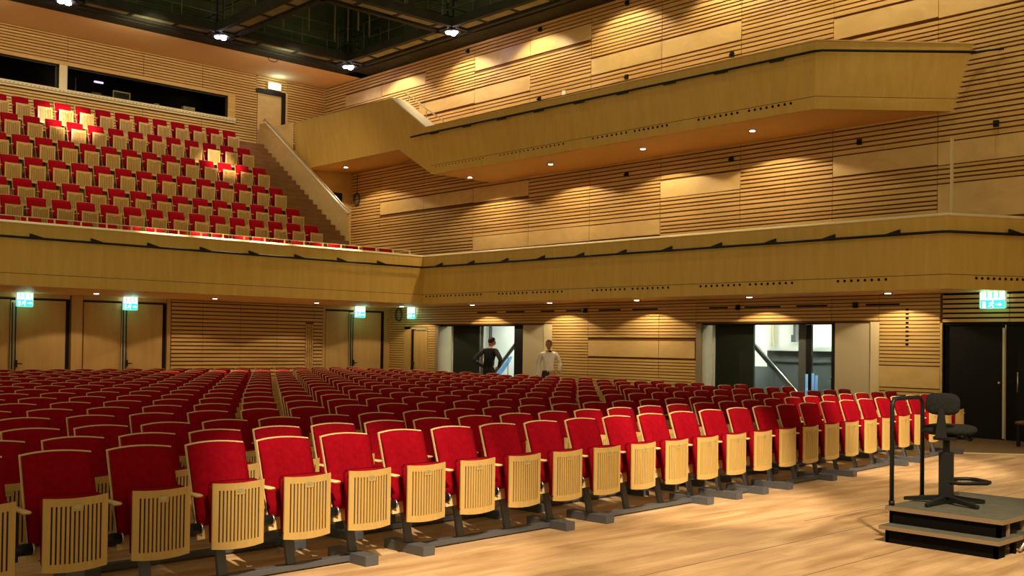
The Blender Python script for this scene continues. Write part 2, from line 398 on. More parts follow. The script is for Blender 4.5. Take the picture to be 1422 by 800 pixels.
# technical void above the grid
v = MB()
v.box(-3, XW + .4, 29.0, 29.1, ZC + .15, 15.2).box(XW + .3, XW + .4, -3, 29.1, ZC, 15.2).box(-3, XW + .4, -3, 29.1, 15.2, 15.3)
v.box(-3, XW, 28.5, 29.05, ZC, ZC + .5, 1).box(19.35, XW + .3, -3, 29.05, ZC, ZC + .5, 1)
struct(v, 'ceiling_void', [M['void'], M['grid']])

# ------------------------------------------------------------------ balconies
def wall_run(mb, pts, z0, z1, th, m=0, lean=None):
    """thick vertical band along a plan polyline; the thickness goes to the inside (left of travel = -th)"""
    n_ = len(pts); inn = []
    for i, p in enumerate(pts):
        p = Vector((p[0], p[1])); ds = []
        if i > 0: ds.append((p - Vector(pts[i - 1][:2])).normalized())
        if i < n_ - 1: ds.append((Vector(pts[i + 1][:2]) - p).normalized())
        nr = sum((Vector((-q.y, q.x)) for q in ds), Vector((0, 0))).normalized()
        k = nr.dot(Vector((-ds[0].y, ds[0].x)))
        inn.append(p + nr * th / max(k, .3))
    for i in range(n_ - 1):
        a_, b2 = Vector(pts[i][:2]), Vector(pts[i + 1][:2]); c2, d2 = inn[i + 1], inn[i]
        mb.hexa([(a_.x, a_.y, z0), (b2.x, b2.y, z0), (c2.x, c2.y, z0), (d2.x, d2.y, z0), (a_.x, a_.y, z1), (b2.x, b2.y, z1), (c2.x, c2.y, z1), (d2.x, d2.y, z1)], m)
FR = [(2.5, 23.26), (18.25, 23.26), (18.50, 8.36), (20.02, 7.53)]
bal = thing('balcony', 'lower balcony with a plain maple front running round back and side walls', 'balcony')
mb = MB(); wall_run(mb, [(x, y) for x, y in FR], 3.045, 4.10, .10)
mb.build('front_panel', M['ply'], bal)
mb = MB(); wall_run(mb, FR, 2.78, 3.035, .12); mb.build('lower_band', M['ply'], bal)
mb = MB(); wall_run(mb, [(x + (.0 if i != 0 else 0), y + .012) for i, (x, y) in enumerate(FR)], 3.035, 3.045, .10); mb.build('shadow_joint', M['hole'], bal)
mb = MB(); wall_run(mb, [(2.5, 23.34), (18.33, 23.34), (18.58, 8.41), (20.02, 7.61)], 4.13, 4.165, .16)
LA = [(2.5, 23.245), (18.235, 23.245), (18.485, 8.345), (20.02, 7.51)]; LB = [(2.5, 23.345), (18.335, 23.345), (18.585, 8.415), (20.02, 7.615)]
for i in range(3):
    (a0, a1), (c0, c1) = (LA[i], LA[i + 1]), (LB[i], LB[i + 1])
    mb.hexa([(*a0, 4.10), (*a1, 4.10), (*c1, 4.10), (*c0, 4.10), (*a0, 4.115), (*a1, 4.115), (*c1, 4.166), (*c0, 4.166)])
mb.build('top_ledge', M['cream'], bal)
mb = MB(); z0, z1 = 2.78, 2.90
mb.prism([(2.5, 23.36, z0), (18.35, 23.36, z0), (18.60, 8.45, z0), (20.02, 7.64, z0), (20.02, YL, z0), (2.5, YL, z0)], (0, 0, z1 - z0))
mb.build('soffit', M['soffit'], bal)
mb = MB().prism([(18.35, 29.4, 2.95), (18.60, 8.45, 2.95), (20.02, 7.64, 2.95), (20.02, 29.4, 2.95)], (0, 0, .15)).box(2.5, 20.02, 23.36, 31.2, 2.95, 3.1)
mb.build('gallery_floor', M['stair'], bal)
def hole_row(mb, x, ya, yb, z, n_=8, r=.028):
    for k in range(n_):
        y = ya + (yb - ya) * k / (n_ - 1)
        xx = x(y); mb.cyl((xx - .004, y, z), (xx + .02, y, z), r, 10)
fx = lambda y: 18.25 + (23.26 - y) / 14.9 * .25
mb = MB()
for ya, yb in ((23.14, 22.08), (21.89, 20.86), (20.16, 19.13), (18.9, 17.9), (16.89, 15.9), (15.66, 14.64), (13.76, 12.76), (12.51, 11.52), (10.51, 9.53)):
    hole_row(mb, fx, ya * .998, yb * .998, 2.985)
dd = Vector((1.52, -.83, 0)).normalized(); nn = Vector((-dd.y, dd.x, 0))
for k in range(9):
    p = Vector((18.5, 8.36, 2.985)) + dd * (.62 + .125 * k); mb.cyl(p - nn * .004, p + nn * .02, .028, 10)
mb.build('air_vent_holes', M['hole'], bal)['kind'] = 'stuff'
# thin cream glass-holder rail with short posts along the back part
mb = MB().box(2.6, 17.9, 23.38, 23.40, 4.26, 4.275); mb.build('guard_rail', M['cream'], bal)
for k in range(26):
    xx = 17.85 - .57 * k
    if xx > 6.4: MB().box(xx - .012, xx + .012, 23.37, 23.41, 4.165, 4.275).build('rail_post', M['cream'], bal)
# the black tubular bar on the balcony front
bar = thing('lighting_bar', 'long black tubular bar with small wedge hooks along the lower balcony front', 'bar')
mb = MB().tube([(2.5, 23.15, 3.80), (18.10, 23.15, 3.80), (18.14, 23.05, 3.80), (18.37, 8.42, 3.80), (18.42, 8.30, 3.80), (20.0, 7.42, 3.80)], .026, 8)
mb.build('tube', M['black'], bar)
def wedge(p, dx, dy, par):
    p = Vector(p); d_ = Vector((dx, dy, 0)).normalized(); n_ = Vector((-d_.y, d_.x, 0)) * .02
    pts = [p - d_ * .02, p - d_ * .02 + Vector((0, 0, .095)), p + d_ * .27 + Vector((0, 0, .02)), p + d_ * .27]
    MB().prism([q - n_ for q in pts], n_ * 2).build('hook', M['black'], par)
for k in range(10): 
    xx = 16.6 - 1.287 * k
    if xx > 6.5: wedge((xx, 23.15, 3.80), 1, 0, bar)
for k in range(11):
    yy = 22.3 - 1.31 * k; wedge((fx(yy) - .12, yy, 3.80), 0, 1, bar)
p = Vector((18.42, 8.30, 0)) + dd * 1.3; wedge((p.x, p.y, 3.8), dd.x, dd.y, bar)
for yy in (22.3, 17.1, 11.8, 9.2):
    MB().cyl((fx(yy) - .12, yy, 3.80), (fx(yy) + .01, yy, 3.80), .012, 6).build('bracket', M['black'], bar)
for xx in (8, 12, 16): MB().cyl((xx, 23.15, 3.80), (xx, 23.27, 3.80), .012, 6).build('bracket', M['black'], bar)

# upper balcony and the ramped parapet leading up to the top door
ub_ = thing('balcony', 'upper balcony on the side wall with outward leaning maple front', 'balcony')
SEC = [((17.99, 10.75, 6.32), (17.80, 10.62, 7.58)), ((17.80, 22.35, 6.30), (17.58, 22.40, 7.56)), ((17.80, 23.90, 7.18), (17.58, 24.00, 8.62)), ((17.80, 29.45, 7.20), (17.58, 29.20, 8.66))]
def front(mb, secs, t0, t1, th=.12, nrm=(1, 0, 0), m=0):
    nv = Vector(nrm) * th
    for i in range(len(secs) - 1):
        q = []
        for (b0, t_) in (secs[i], secs[i + 1]):
            b0, t_ = Vector(b0), Vector(t_); q.append((b0.lerp(t_, t0), b0.lerp(t_, t1)))
        (a0, a1), (b0_, b1) = q
        mb.hexa([a0, b0_, b0_ + nv, a0 + nv, a1, b1, b1 + nv, a1 + nv], m)
mb = MB(); front(mb, SEC, .19, 1.0); front(mb, SEC[:2], 0, .182); front(mb, SEC[1:], 0, .19); mb.build('front_panel', M['ply'], ub_)
mb = MB(); front(mb, [((x + .004, y, z), (x2 + .004, y2, z2)) for (x, y, z), (x2, y2, z2) in SEC[:2]], .17, .2, .1); mb.build('shadow_joint', M['hole'], ub_)
FS = [((17.99, 10.75, 6.32), (17.80, 10.62, 7.58)), ((20.02, 8.93, 6.32), (20.02, 8.54, 7.56))]
mb = MB(); front(mb, FS, .19, 1.0, .12, (.3, .95, 0)); front(mb, FS, 0, .182, .12, (.3, .95, 0)); mb.build('end_panel', M['ply'], ub_)
mb = MB()
mb.hexa([(17.78, 10.60, 7.575), (17.57, 22.4, 7.555), (17.80, 22.4, 7.555), (17.98, 10.7, 7.575), (17.78, 10.60, 7.60), (17.57, 22.4, 7.58), (17.80, 22.4, 7.58), (17.98, 10.7, 7.60)])
mb.hexa([(17.57, 24.0, 8.62), (17.57, 29.2, 8.66), (17.75, 29.2, 8.66), (17.75, 24.0, 8.62), (17.57, 24.0, 8.64), (17.57, 29.2, 8.68), (17.75, 29.2, 8.68), (17.75, 24.0, 8.64)])
mb.hexa([(17.78, 10.60, 7.575), (20.02, 8.52, 7.555), (20.02, 8.70, 7.555), (17.92, 10.72, 7.575), (17.78, 10.60, 7.60), (20.02, 8.52, 7.58), (20.02, 8.70, 7.58), (17.92, 10.72, 7.60)])
mb.build('top_edge', M['ply_light'], ub_)
mb = MB().hexa([(17.57, 22.40, 7.56), (17.57, 24.0, 8.62), (18.08, 24.0, 8.62), (18.08, 22.40, 7.56), (17.57, 22.40, 7.60), (17.57, 24.0, 8.66), (18.08, 24.0, 8.66), (18.08, 22.40, 7.60)])
mb.build('ramp_ledge', M['cream'], ub_)
mb = MB()
mb.prism([(17.9, 22.35, 6.32), (18.08, 10.80, 6.32), (20.02, 9.05, 6.32), (20.02, 22.35, 6.32)], (0, 0, .14))
mb.hexa([(17.9, 22.35, 6.32), (20.02, 22.35, 6.32), (20.02, 23.9, 7.40), (17.9, 23.9, 7.20), (17.9, 22.35, 6.46), (20.02, 22.35, 6.46), (20.02, 23.9, 7.54), (17.9, 23.9, 7.34)])
mb.hexa([(17.9, 23.9, 7.20), (20.02, 23.9, 7.40), (20.02, 29.48, 7.42), (17.9, 29.48, 7.24), (17.9, 23.9, 7.6), (20.02, 23.9, 7.6), (20.02, 29.48, 7.6), (17.9, 29.48, 7.6)])
mb.build('soffit', M['soffit'], ub_)
ux = lambda y, z=6.52: 17.99 - (y - 10.75) / 11.6 * .19 - .03
mb = MB()
for ya, yb, n_ in ((22.15, 20.25, 15), (19.6, 18.6, 8), (18.4, 17.4, 8), (16.45, 15.45, 8), (15.2, 14.3, 8), (13.46, 12.49, 8), (12.21, 11.25, 8)):
    hole_row(mb, lambda y: ux(y), ya, yb, 6.50, n_)
mb.build('air_vent_holes', M['hole'], ub_)['kind'] = 'stuff'
# handrail on the inner side of the ramp
mb = MB().tube([(18.22, 22.15, 7.68), (18.22, 24.2, 8.93)], .022, 8); 
for t in (.1, .5, .9): 
    q = Vector((18.22, 22.15, 7.68)).lerp(Vector((18.22, 24.2, 8.93)), t); mb.cyl(q, q - Vector((0, 0, .45)), .014, 6)
mb.build('handrail', M['cream'], ub_)
bar2 = thing('lighting_bar', 'black bar along the upper balcony front, jutting past its far end at the stage side', 'bar')
mb = MB().tube([(17.5, 22.95, 7.36), (17.48, 22.4, 7.36), (17.72, 10.60, 7.36), (17.78, 10.45, 7.36), (19.85, 8.45, 7.35)], .026, 8)
mb.cyl((19.85, 8.45, 7.35), (19.93, 7.95, 7.33), .02, 8)
mb.build('tube', M['black'], bar2)
for k in range(9):
    yy = 21.9 - 1.31 * k; t = (yy - 10.6) / 11.8; xx = 17.72 - .24 * t
    MB().box(xx - .02, xx + .02, yy - .16, yy + .16, 7.31, 7.345).build('clamp', M['black'], bar2)
    MB().cyl((xx, yy, 7.36), (xx + .16, yy, 7.36), .012, 6).build('bracket', M['black'], bar2)

# ------------------------------------------------------------------ seating tiers and the staircase of the balcony
ROWS = [('A', 30.00, 8.27), ('B', 29.05, 7.59), ('C', 28.09, 6.88), ('D', 27.10, 6.17), ('E', 26.13, 5.48), ('F', 25.15, 4.93), ('G', 24.15, 4.36)]
tiers = thing('seating_tier', 'stepped brown platform carrying the balcony seats up to the windows', 'seating platform')
mb = MB()
for i, (nm, y, zt) in enumerate(ROWS):
    zf = zt - .965; y0 = y - .15 - .46
    y1 = ROWS[i - 1][1] - .61 if i else YU - .02
    mb.box(5.5, 15.9 if nm != 'G' else 17.4, y0 if nm != 'G' else 23.40, y1, 3.1, zf)
mb.build('platform', M['stair'], tiers)
st = thing('staircase', 'straight brown wooden staircase climbing beside the balcony seats', 'staircase')
mb = MB(); y = 24.55; z = 3.76
while z < 8.0:
    z += .175; mb.box(15.92, 17.30, y, 31.2, z - .175, z); y += .2515
mb.build('steps', M['stair'], st, bevel=.008, seg=1)
MB().box(15.92, 17.30, 23.9, 31.2, 3.1, 3.76).build('stair_base', M['stair'], st)
MB().box(17.44, XW, 29.5, 31.22, 7.9, 8.05).build('landing', M['stair'], st)
# parapet beside the stair
mb = MB().prism([(17.32, 25.75, 3.4), (17.32, 25.75, 5.46), (17.32, 30.60, 8.84), (17.32, 30.95, 8.86), (17.32, 30.95, 3.4)], (.10, 0, 0))
mb.prism([(17.42, 30.85, 3.4), (17.42, 30.95, 3.4), (17.6, 29.30, 3.4), (17.55, 29.2, 3.4)], (0, 0, 5.30))
mb.build('parapet', M['ply_light'], st)
mb = MB().hexa([(17.31, 25.73, 5.46), (17.43, 25.73, 5.46), (17.43, 30.60, 8.85), (17.31, 30.60, 8.85), (17.31, 25.73, 5.49), (17.43, 25.73, 5.49), (17.43, 30.60, 8.88), (17.31, 30.60, 8.88)])
mb.build('parapet_cap', M['cream'], st)
hr = MB().tube([(17.44, 30.9, 8.98), (17.37, 30.70, 9.0), (17.37, 25.9, 5.65), (17.37, 25.75, 5.60)], .022, 8).build('handrail', M['chrome'], st)
for t in (.04, .22, .4, .58, .76, .94):
    q = Vector((17.37, 30.70, 9.0)).lerp(Vector((17.37, 25.9, 5.65)), t); MB().cyl(q, q - Vector((0, 0, .13)), .012, 6).build('handrail_bracket', M['chrome'], st)

# doors upstairs
def empty_struct(name, label=None):
    o = bpy.data.objects.new(name, None); COL.objects.link(o); tag(o, label, kind='structure'); return o
dtop = empty_struct('door_1')
MB().box(17.40, 18.30, YU + .02, YU + .06, 8.05, 9.98).build('leaf', M['ply_light'], dtop)
MB().box(17.30, 18.42, YU - .06, YU + .02, 9.98, 10.10).box(18.30, 18.42, YU - .06, YU + .02, 8.05, 10.0).build('frame', M['black'], dtop)
MB().box(18.42, 18.50, YU - .05, YU + .02, 8.05, 10.12).build('casing', M['ply_light'], dtop)
dg = empty_struct('door_2')
MB().box(18.55, 19.45, YM - .03, YM - .005, 4.5, 6.50).build('leaf', M['doorply'], dg)
MB().box(18.40, 19.60, YM - .06, YM - .005, 6.50, 6.66).box(19.45, 19.60, YM - .06, YM - .005, 4.5, 6.5).box(18.40, 18.55, YM - .06, YM - .005, 4.5, 6.5).build('frame', M['black'], dg)

# ------------------------------------------------------------------ doors in the lower back wall
def rear_door(num, x0, x1, xb, strip):
    o = empty_struct('door_%d' % num)
    MB().box(x0 + .01, xb - .14, YL + .02, YL + .07, 0, 2.62).build('leaf', M['doorply'], o)
    MB().box(xb + .03, x1 - .09, YL + .02, YL + .07, 0, 2.62).build('leaf', M['doorply'], o)
    MB().box(x1 - .08, x1, YL + .0, YL + .09, 0, 2.64).box(x0, x1, YL + .08, YL + .1, 0, 2.66).build('gap', M['hole'], o)
    MB().box(xb - .12, xb + .02, YL + .0, YL + .07, 0, 2.60).build('astragal', M['reveal'], o)
    for dx in (-.10, -.02):
        p_ = MB().cyl((xb + dx, YL - .05, .05), (xb + dx, YL - .05, 2.55), .017, 8).build('locking_bar', M['black'], o)
    h = MB().box(xb - .03, xb + .03, YL - .08, YL - .03, .95, 1.12).cyl((xb, YL - .08, 1.03), (xb + .14, YL - .08, 1.03), .014, 8).build('lever_handle', M['black'], o)
rear_door(3, 6.92, 9.92, 8.62, 1)
rear_door(4, 10.28, 12.5, 11.40, 0)
rear_door(5, 17.62, 19.79, 18.60, 1)
# small door in the side wall near the back corner
d6 = empty_struct('door_6')
MB().box(XW + .03, XW + .07, 25.26, 25.98, 0, 2.08).build('leaf', M['doorply'], d6)
MB().box(XW - .02, XW + .06, 25.98, 26.04, 0, 2.12).build('gap', M['hole'], d6)
MB().box(XW - .045, XW, 26.06, 26.38, 0, 2.16).box(XW - .045, XW, 25.2, 25.26, 0, 2.13).box(XW - .045, XW, 25.2, 26.38, 2.10, 2.16).build('casing', M['doorply'], d6)
MB().box(XW - .06, XW - .02, 25.90, 25.95, .96, 1.12).cyl((XW - .06, 25.92, 1.05), (XW - .06, 25.80, 1.05), .013, 8).build('lever_handle', M['black'], d6)

# ------------------------------------------------------------------ the two wide doorways and the corridor behind
def doorway(num, y0, y1, yr, yd, ypost, yply, ystrip, glassleaf=False):
    """y1 = far end (reveal), yr = leaf start, yd = dark leaf end, ypost = black post, yply = plywood leaf start, ystrip = jamb strip start"""
    o = empty_struct('door_%d' % num); xb = XW + .42
    MB().box(XW - .03, xb + .3, y1 - .05, y1, 0, 2.22).box(XW - .035, XW + .0, y1 - .16, y1, 0, 2.22).build('reveal', M['reveal_shaded'], o)
    MB().box(XW + .30, XW + .34, yr - .04, yr + .02, 0, 2.21).build('white_edge', M['white'], o)
    MB().box(XW + .34, XW + .40, yd, yr - .04, 0, 2.19).build('dark_leaf', M['leafdark'], o)
    MB().box(XW + .02, XW + .10, yply, y0 + .0, 0, 2.2).build('plywood_leaf', M['reveal'], o) if False else None
    MB().box(XW + .03, XW + .09, ystrip, yply, 0, 2.21).build('folded_leaf', M['reveal'], o)
    MB().box(XW - .02, XW + .08, y0, ystrip, 0, 2.23).build('jamb', M['cream'], o)
    MB().box(XW + .10, XW + .45, y0, y1, 2.19, 2.32).build('head_beam', M['black'], o)
    MB().box(XW + .15, XW + .22, yply, ypost, 0, 2.19).build('post', M['black'], o)
    MB().box(XW + .38, XW + .44, y0 - .05, yply + .02, 0, 2.25).build('light_stop_panel', M['leafdark'], o)  # added panel that stops corridor light leaking behind the folded leaf
    return o
doorway(7, 19.83, 24.84, 24.45, 23.25, 21.50, 21.02, 20.15)
d8 = doorway(8, 10.43, 15.03, 14.78, 13.68, 11.60, 11.45, 10.62)
cor = MB()
cor.box(23.3, 23.4, 8.0, 28, 0, 3.2).box(XW + .16, 23.4, 27.9, 28.0, 0, 3.2).box(XW + .16, 23.4, 8.0, 8.1, 0, 3.2).box(XW + .16, 23.4, 8.0, 28.0, 3.1, 3.2)
cor.box(XW + .16, 23.4, 8, 28, -.2, 0, 1)
cor.box(23.24, 23.3, 13.9, 15.6, 0, 1.18, 2)
struct(cor, 'wall_corridor', [M['white'], M['greybox'], M['greybox']])
tag(MB().box(22.4, 23.24, 12.6, 14.65, 0, 1.60).box(22.38, 22.4, 12.6, 14.65, 1.33, 1.38, 0).build('storage_cupboard', M['greybox']), 'grey laminate cupboard behind the glazed part of the nearer doorway', 'cupboard')
tag(MB().box(22.35, 23.24, 12.4, 14.5, 1.60, 1.70).build('window_ledge', M['white']), 'white ledge lying on the grey corridor cupboard', 'ledge')
gl = empty_struct('door_9')
MB().box(XW + .48, XW + .55, 12.42, 12.60, 0, 2.19).build('stile', M['greybox'], gl)
MB().box(XW + .48, XW + .55, 12.28, 12.40, 0.0, 2.19).build('post', M['black'], gl)
MB().box(XW + .48, XW + .55, 11.50, 11.66, 0, 2.19).build('stile', M['greybox'], gl)
MB().box(XW + .50, XW + .51, 11.66, 12.28, 0.1, 2.19).build('pane', M['glass'], gl)
MB().tube([(XW + .47, 11.66, 1.0), (XW + .42, 11.68, 1.0), (XW + .42, 11.78, 1.0)], .012, 6).build('lever_handle', M['chrome'], gl)
g2 = empty_struct('door_10')
MB().box(XW + .42, XW + .5, 23.12, 23.26, 0, 2.19).build('stile', M['chrome'], g2)
MB().box(XW + .30, XW + .50, 21.02, 21.14, 0, 2.19).build('stile', M['reveal'], g2)
def stair_rail(name, y0, z0_, y1_, z1_, lab, x=21.6):
    t = thing(name, lab, 'handrail', (0, 0, 0))
    MB().box(x - .02, x + .02, 0, 0.001, 0, .001) 
    d_ = Vector((0, y1_ - y0, z1_ - z0_)); up_ = Vector((0, 0, .045))
    a_ = Vector((x, y0, z0_)); e_ = a_ + d_ * 1.9; e_.z = z0_ + d_.z * 1.62
    s_ = a_ + d_ * 1.62
    mb = MB().hexa([a_ - Vector((.03, 0, 0)) - up_, s_ - Vector((.03, 0, 0)) - up_, s_ + Vector((.03, 0, 0)) - up_, a_ + Vector((.03, 0, 0)) - up_,
                    a_ - Vector((.03, 0, 0)) + up_, s_ - Vector((.03, 0, 0)) + up_, s_ + Vector((.03, 0, 0)) + up_, a_ + Vector((.03, 0, 0)) + up_])
    mb.build('rail', M['greybox'], t)
    MB().cyl(a_ + up_ * 1.9, s_ + up_ * 1.9, .022, 8).build('grip_tube', M['chrome'], t)
    for k in (.06, .55, 1.0, 1.5):
        q = a_ + d_ * k
        if q.z > .1: MB().cyl((q.x, q.y, 0), q, .015, 6).build('post', M['grey'], t)
    return t
stair_rail('stair_handrail', 14.60, 1.80, 13.41, .66, 'sloping steel handrail seen through the nearer lit doorway')
r2_ = stair_rail('stair_handrail', 22.60, 2.00, 23.86, .80, 'sloping steel handrail seen beyond the two standing people')
tb = MB().hexa([(21.55, 23.15, 1.30), (21.55, 23.95, .58), (21.65, 23.95, .58), (21.65, 23.15, 1.30), (21.55, 23.25, 1.12), (21.55, 23.95, .42), (21.65, 23.95, .42), (21.65, 23.25, 1.12)])
tb.build('blue_side_strip', M['blue'], r2_)['label'] = 'pale blue strip under the rail'
for k, (yy, zz) in enumerate(((12.34, 1.10), (12.185, 1.12), (12.10, 1.08))):
    tag(MB().cyl((XW + .40, yy, 0), (XW + .40, yy, zz), .028, 12).build('barrier_post', M['blue']),
        ('pale blue upright tube standing alone beside the black post in the nearer doorway', 'taller of the paired pale blue tubes in the nearer doorway', 'shorter of the paired pale blue tubes in the nearer doorway')[k], 'post')
tag(MB().box(23.05, 23.28, 14.25, 14.32, 2.0, 2.9).box(23.0, 23.28, 14.22, 14.35, 1.82, 2.0).build('wall_conduit', M['grey']), 'grey conduit and box on the white corridor wall', 'conduit')
tag(MB().box(23.2, 23.28, 15.0, 15.05, 1.2, 3.0).build('wall_pipe', M['reveal']), 'thin pale pipe running down the white corridor wall', 'pipe')
tag(MB().box(23.2, 23.28, 25.9, 25.96, 1.2, 3.0).build('wall_pipe', M['grey']), 'thin grey pipe on the corridor wall behind the dark clothed person', 'pipe')
for yy in (10.5, 13.2, 16.5, 21.8, 24.0):
    t = thing('corridor_lamp', 'fluorescent ceiling lamp of the white corridor behind the doorways', 'lamp', (0, 0, 0), group='corridor ceiling lamps')
    MB().box(21.7, 22.3, yy - .6, yy + .6, 3.04, 3.10).build('housing', M['white'], t); MB().box(21.75, 22.25, yy - .55, yy + .55, 3.03, 3.04).build('diffuser', M['tube'], t)
    lamp('corridor_light', 'AREA', (22.0, yy, 3.0), 95, (.90, 1.0, .86), sx=.5, sy=1.1)

# black double door near the stage
d9 = empty_struct('door_11')
MB().box(XW + .06, XW + .12, 7.98, 9.10, 0, 2.16).build('leaf', M['black_back'], d9)
MB().box(XW + .06, XW + .12, 6.70, 7.94, 0, 2.16).build('leaf', M['black_back'], d9)
MB().box(XW - .01, XW + .06, 7.94, 7.98, .03, 2.10).build('astragal', M['reveal'], d9)
MB().cyl((XW - .02, 7.70, .91), (XW - .02, 7.70, 1.28), .012, 8).build('pull_handle', M['chrome'], d9)
MB().cyl((XW + .06, 8.05, 1.07), (XW + .0, 8.05, 1.07), .022, 10).build('lock_knob', M['chrome'], d9)
struct(MB().box(XW + .02, XW + .2, 4.9, 6.75, 0, 2.2), 'wall_stage_side', M['black_back'])

# low bench at the edge of the picture by the black doors
bn = thing('bench', 'low dark bench with a brown top in front of the black doors', 'bench', (19.2, 6.95, 0))
MB().box(-.28, .42, -.8, .38, .38, .44).build('bench_top', M['stair'], bn, bevel=.01)
MB().box(.36, .42, -.8, .38, .44, .56).build('backboard', M['black'], bn)
for sx, sy in ((-.24, -.75), (-.24, .33), (.38, -.75), (.38, .33)): MB().box(sx - .025, sx + .025, sy - .025, sy + .025, 0, .38).build('leg', M['black'], bn)

# ------------------------------------------------------------------ downlights
def downlight(x, y, z, lab, grp, e, ang=128, col=(1, .80, .50)):
    t = thing('ceiling_downlight', lab, 'downlight', (x, y, z), group=grp)
    MB().cyl((0, 0, -.012), (0, 0, .0), .085, 16).build('trim_ring', M['black'], t)
    MB().cyl((0, 0, -.018), (0, 0, -.012), .06, 16).build('lens', M['down_emit'], t)
    lamp('downlight', 'SPOT', (x, y, z - .04), e, col, size=.03, angle=ang, blend=.12)
ORD = ['first', 'second', 'third', 'fourth', 'fifth', 'sixth', 'seventh', 'eighth', 'ninth', 'tenth', 'eleventh', 'twelfth', 'thirteenth', 'fourteenth', 'fifteenth', 'sixteenth', 'seventeenth', 'eighteenth', 'nineteenth', 'twentieth',
       'twenty-first', 'twenty-second', 'twenty-third', 'twenty-fourth', 'twenty-fifth', 'twenty-sixth', 'twenty-seventh', 'twenty-eighth', 'twenty-ninth', 'thirtieth']
for i, x in enumerate((9.9, 13.02, 16.15)): downlight(x, 25.45, 2.78, 'recessed downlight under the back balcony, %s from the corner' % ORD[3 - i], 'downlights under the back balcony', 60)
downlight(19.08, 25.35, 2.78, 'recessed downlight in the corner under the balcony by the small door', 'downlights under the back balcony', 60)
for i, y in enumerate((9.9, 13.1, 16.3, 19.26, 22.35)): downlight(19.32, y, 2.78, 'recessed downlight under the side balcony, %s from the stage' % ORD[i], 'downlights under the side balcony', 70, 136)
for i, y in enumerate((12.77, 15.8, 18.86, 22.03)): downlight(18.89, y, 6.32, 'recessed downlight under the upper balcony, %s from the stage' % ORD[i], 'downlights under the upper balcony', 130, 140)
downlight(18.58, 27.72, 7.22, 'recessed downlight under the raised ramp above the gallery door', 'downlights under the upper balcony', 130, 140)

# ------------------------------------------------------------------ exit signs
def running_man(mb, cx, cz, s, m):
    """running person pictogram in the XZ plane at y = 0"""
    def q(pts): mb.prism([(cx + x * s, -.012, cz + z * s) for x, z in pts], (0, .006, 0), m)
    n_ = 8; q([(.12 + .09 * math.cos(2 * math.pi * k / n_), .38 + .09 * math.sin(2 * math.pi * k / n_)) for k in range(n_)])
    q([(-.10, .26), (.10, .28), (.04, -.02), (-.12, .0)])
    q([(-.10, .26), (-.08, .18), (-.28, .04), (-.33, .10)]); q([(.08, .26), (.30, .12), (.26, .05), (.06, .16)])
    q([(.04, .02), (.22, -.18), (.16, -.42), (.08, -.40), (.12, -.20), (-.04, -.04)])
    q([(-.04, .02), (-.14, -.2), (-.38, -.24), (-.38, -.16), (-.20, -.12), (-.12, .0)])
def arrow(mb, cx, cz, s, m, d_=1):
    mb.prism([(cx - .3 * s * d_, -.012, cz - .07 * s), (cx + .05 * s * d_, -.012, cz - .07 * s), (cx + .05 * s * d_, -.012, cz - .22 * s), (cx + .35 * s * d_, -.012, cz), (cx + .05 * s * d_, -.012, cz + .22 * s), (cx + .05 * s * d_, -.012, cz + .07 * s), (cx - .3 * s * d_, -.012, cz + .07 * s)], (0, .006, 0), m)
def exit_sign(loc, rz, lab, w_=.36, h=.34):
    t = thing('exit_sign', lab, 'exit sign', loc, rz, 'hanging exit signs')
    MB().box(-w_ / 2, w_ / 2, -.006, .03, -h * .5, .0).build('green_panel', M['exit_green'], t)
    MB().box(-w_ / 2, w_ / 2, -.006, .03, .0, h * .5).build('white_panel', M['exit_white'], t)
    mb = MB(); running_man(mb, -.02, -.085, .16, 0); arrow(mb, .11, -.085, .16, 0); mb.box(-w_ * .42, -w_ * .30, -.012, -.006, -.145, -.03)
    mb.build('pictogram', M['exit_white'], t)
    mb = MB(); 
    for k in (-.11, 0, .11): mb.box(k - .012, k + .012, -.012, -.006, .03, h * .5)
    mb.build('lamp_bars', M['exit_green'], t)
    MB().box(-w_ / 2 - .02, -w_ / 2, -.02, .04, -h / 2, h / 2).box(w_ / 2, w_ / 2 + .02, -.02, .04, -h / 2, h / 2).box(-w_ / 2, w_ / 2, -.02, .04, -.004, .004).box(-w_ / 2, w_ / 2, -.02, .04, -h / 2 - .012, -h / 2).build('acrylic_frame', M['acrylic'], t)
    c = Vector((0, -.25, 0)); c.rotate(Matrix.Rotation(rz, 3, 'Z'))
    lamp('exit_glow', 'POINT', (loc[0] + c.x, loc[1] + c.y, loc[2] - .05), 2.2, (.35, 1, .65), size=.1)
exit_sign((8.76, 27.05, 2.62), 0, 'green exit sign above the first double door from the frame edge, under the back balcony')
exit_sign((11.42, 27.05, 2.62), 0, 'green exit sign above the double door beside the slatted back wall')
exit_sign((18.74, 27.05, 2.62), 0, 'green exit sign above the double door next to the corner')
exit_sign((19.9, 25.92, 2.60), -math.pi / 2, 'green exit sign on the slatted side wall above the small door')
exit_sign((19.86, 8.1, 2.62), -math.pi / 2, 'wide green exit sign above the black doors near the stage', .44, .30)
t = thing('exit_sign', 'glowing white and blue exit sign above the topmost door', 'exit sign', (17.96, 31.12, 10.26), 0)
MB().box(-.25, .25, 0, .08, -.12, .12).build('housing', M['cream'], t)
MB().box(-.22, .22, -.01, 0, -.10, .10).build('lit_panel', M['exit_cool'], t)
mb = MB(); running_man(mb, -.1, 0, .18, 0); arrow(mb, .08, 0, .18, 0); mb.v = [(x, y - .002, z) for x, y, z in mb.v]; mb.build('pictogram', M['exit_green'], t)
lamp('exit_glow', 'POINT', (17.96, 30.85, 10.3), 5, (.6, .95, 1), size=.08)

